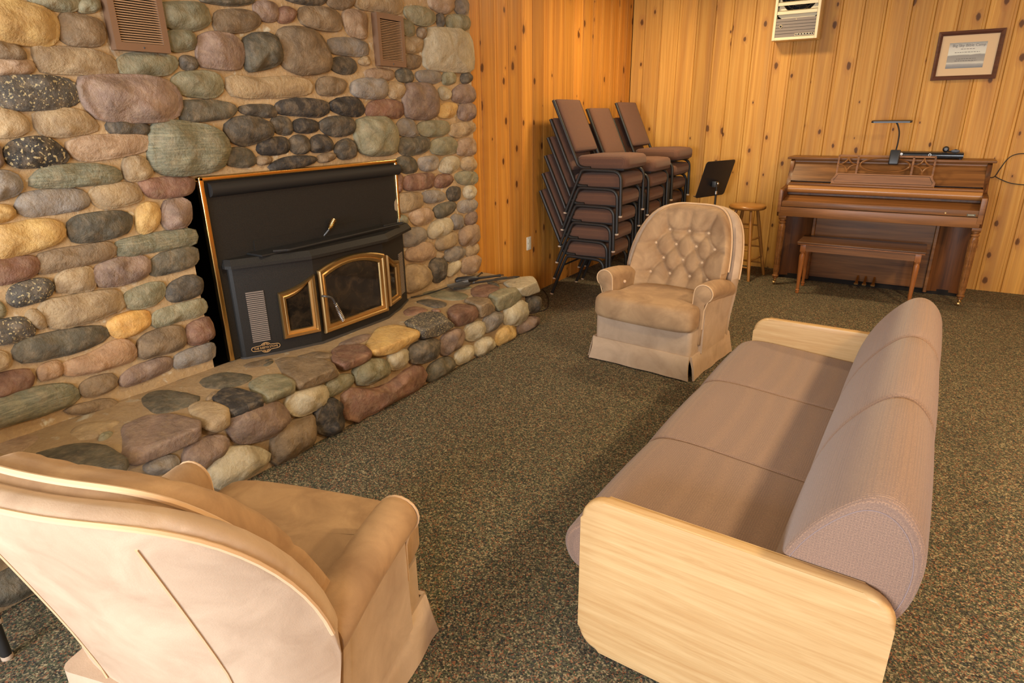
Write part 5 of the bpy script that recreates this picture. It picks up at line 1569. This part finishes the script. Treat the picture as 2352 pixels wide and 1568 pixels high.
# ------------------------------------------------------------------ fire tools on the hearth
ZH = 0.397
tb = thing('hearth_brush', 'black hearth brush with a thick dark handle lying on the end of the hearth', 'brush', (-2.74, 3.75, ZH))
def tpt(o, n, mb, mat, sm=50):
    return mb.build(n, mat, o, sm, off=o.location)
def lay(p, q, t):
    return Vector(p).lerp(Vector(q), t)
b0, b1 = (-2.86, 3.66, ZH + 0.030), (-2.66, 3.98, ZH + 0.030)
tpt(tb, 'brush_head', MB().tube([lay(b0, b1, t) for t in (0, 0.05, 0.25, 0.42, 0.5)], [0.016, 0.026, 0.028, 0.022, 0.012], 10), BLACKP)
tpt(tb, 'brush_handle', MB().tube([lay(b0, b1, t) for t in (0.48, 0.6, 0.9, 1.0)], [0.011, 0.010, 0.009, 0.012], 8), BLACK)
tpt(tb, 'hang_loop', MB().tube([lay(b0, b1, 1.02) + Vector((0.018 * math.cos(a), 0.018 * math.sin(a), 0)) for a in [k * PI / 5 for k in range(10)]], 0.003, 5, closed=True), BLACK)
ts = thing('ash_shovel', 'dark steel ash shovel lying against the chimney foot on the hearth', 'shovel', (-2.80, 3.6, ZH))
s0, s1 = (-2.80, 3.52, ZH + 0.012), (-2.60, 3.98, ZH + 0.018)
pan = MB()
d_ = (Vector(s1) - Vector(s0)).normalized(); w2 = Vector((-d_.y, d_.x, 0))
rows = []
for t, wd, hz in ((0.0, 0.055, 0.0), (0.06, 0.062, 0.0), (0.13, 0.058, 0.004), (0.17, 0.030, 0.014)):
    c_ = Vector(s0) + d_ * t
    rows.append([c_ - w2 * wd + Vector((0, 0, hz + 0.018)), c_ - w2 * wd * 0.8 + Vector((0, 0, hz)), c_ + w2 * wd * 0.8 + Vector((0, 0, hz)), c_ + w2 * wd + Vector((0, 0, hz + 0.018)), c_ + w2 * wd * 0.78 + Vector((0, 0, hz + 0.003)), c_ - w2 * wd * 0.78 + Vector((0, 0, hz + 0.003))])
tpt(ts, 'shovel_pan', pan.loft(rows), GREYSTEEL)
tpt(ts, 'shovel_shaft', MB().tube([Vector(s0) + d_ * 0.15 + Vector((0, 0, 0.008)), Vector(s1)], 0.007, 8), GREYSTEEL)
tpt(ts, 'shovel_grip', MB().tube([lay(s0, s1, t) + Vector((0, 0, 0.003)) for t in (0.74, 0.8, 0.95, 1.0)], [0.007, 0.011, 0.011, 0.007], 8), BLACK)
tg = thing('fire_tongs', 'thin black fire tongs with hooked ends lying on the hearth corner', 'tongs', (-2.6, 3.8, ZH))
g0, g1 = Vector((-2.70, 3.68, ZH + 0.035)), Vector((-2.52, 4.00, ZH + 0.030))
dd = (g1 - g0).normalized(); ww = Vector((-dd.y, dd.x, 0))
for s in (-1, 1):
    tpt(tg, 'tong_arm', MB().tube(spline([g0, g0.lerp(g1, 0.5) + ww * 0.012 * s, g0.lerp(g1, 0.9) + ww * 0.020 * s, g1 + ww * 0.012 * s, g1 + dd * 0.02 - ww * 0.006 * s], 5), 0.0045, 6), BLACK)
tpt(tg, 'pivot', MB().ball(tuple(g0), 0.009, 8), GREYSTEEL)

# ------------------------------------------------------------------ ceiling lights (above the picture)
GLOW = Mat('lamp_diffuser', 0.5)
GLOW.set(Emission_Color=WARM + (1.0,), Emission_Strength=3.0)
spots_ = ['above the stacked chairs', 'above the sofa back', 'above the near armchair', 'above the piano side of the room', 'behind the camera by the chimney', 'behind the camera by the far wall']
for (lx, ly, lp), w in zip(LAMPS, spots_):
    c = thing('ceiling_light', 'square flush ceiling light ' + w, 'ceiling light', (lx, ly, CEIL - 0.09), group='flush ceiling lights')
    f = MB()
    for q in ((-0.29, -0.29, 0.29, -0.25), (-0.29, 0.25, 0.29, 0.29), (-0.29, -0.25, -0.25, 0.25), (0.25, -0.25, 0.29, 0.25)):
        f.box(q[0], q[1], 0.0, q[2], q[3], 0.09)
    f.build('light_frame', CREAM, c)
    MB().box(-0.25, -0.25, 0.02, 0.25, 0.25, 0.03).build('diffuser', GLOW.m, c)
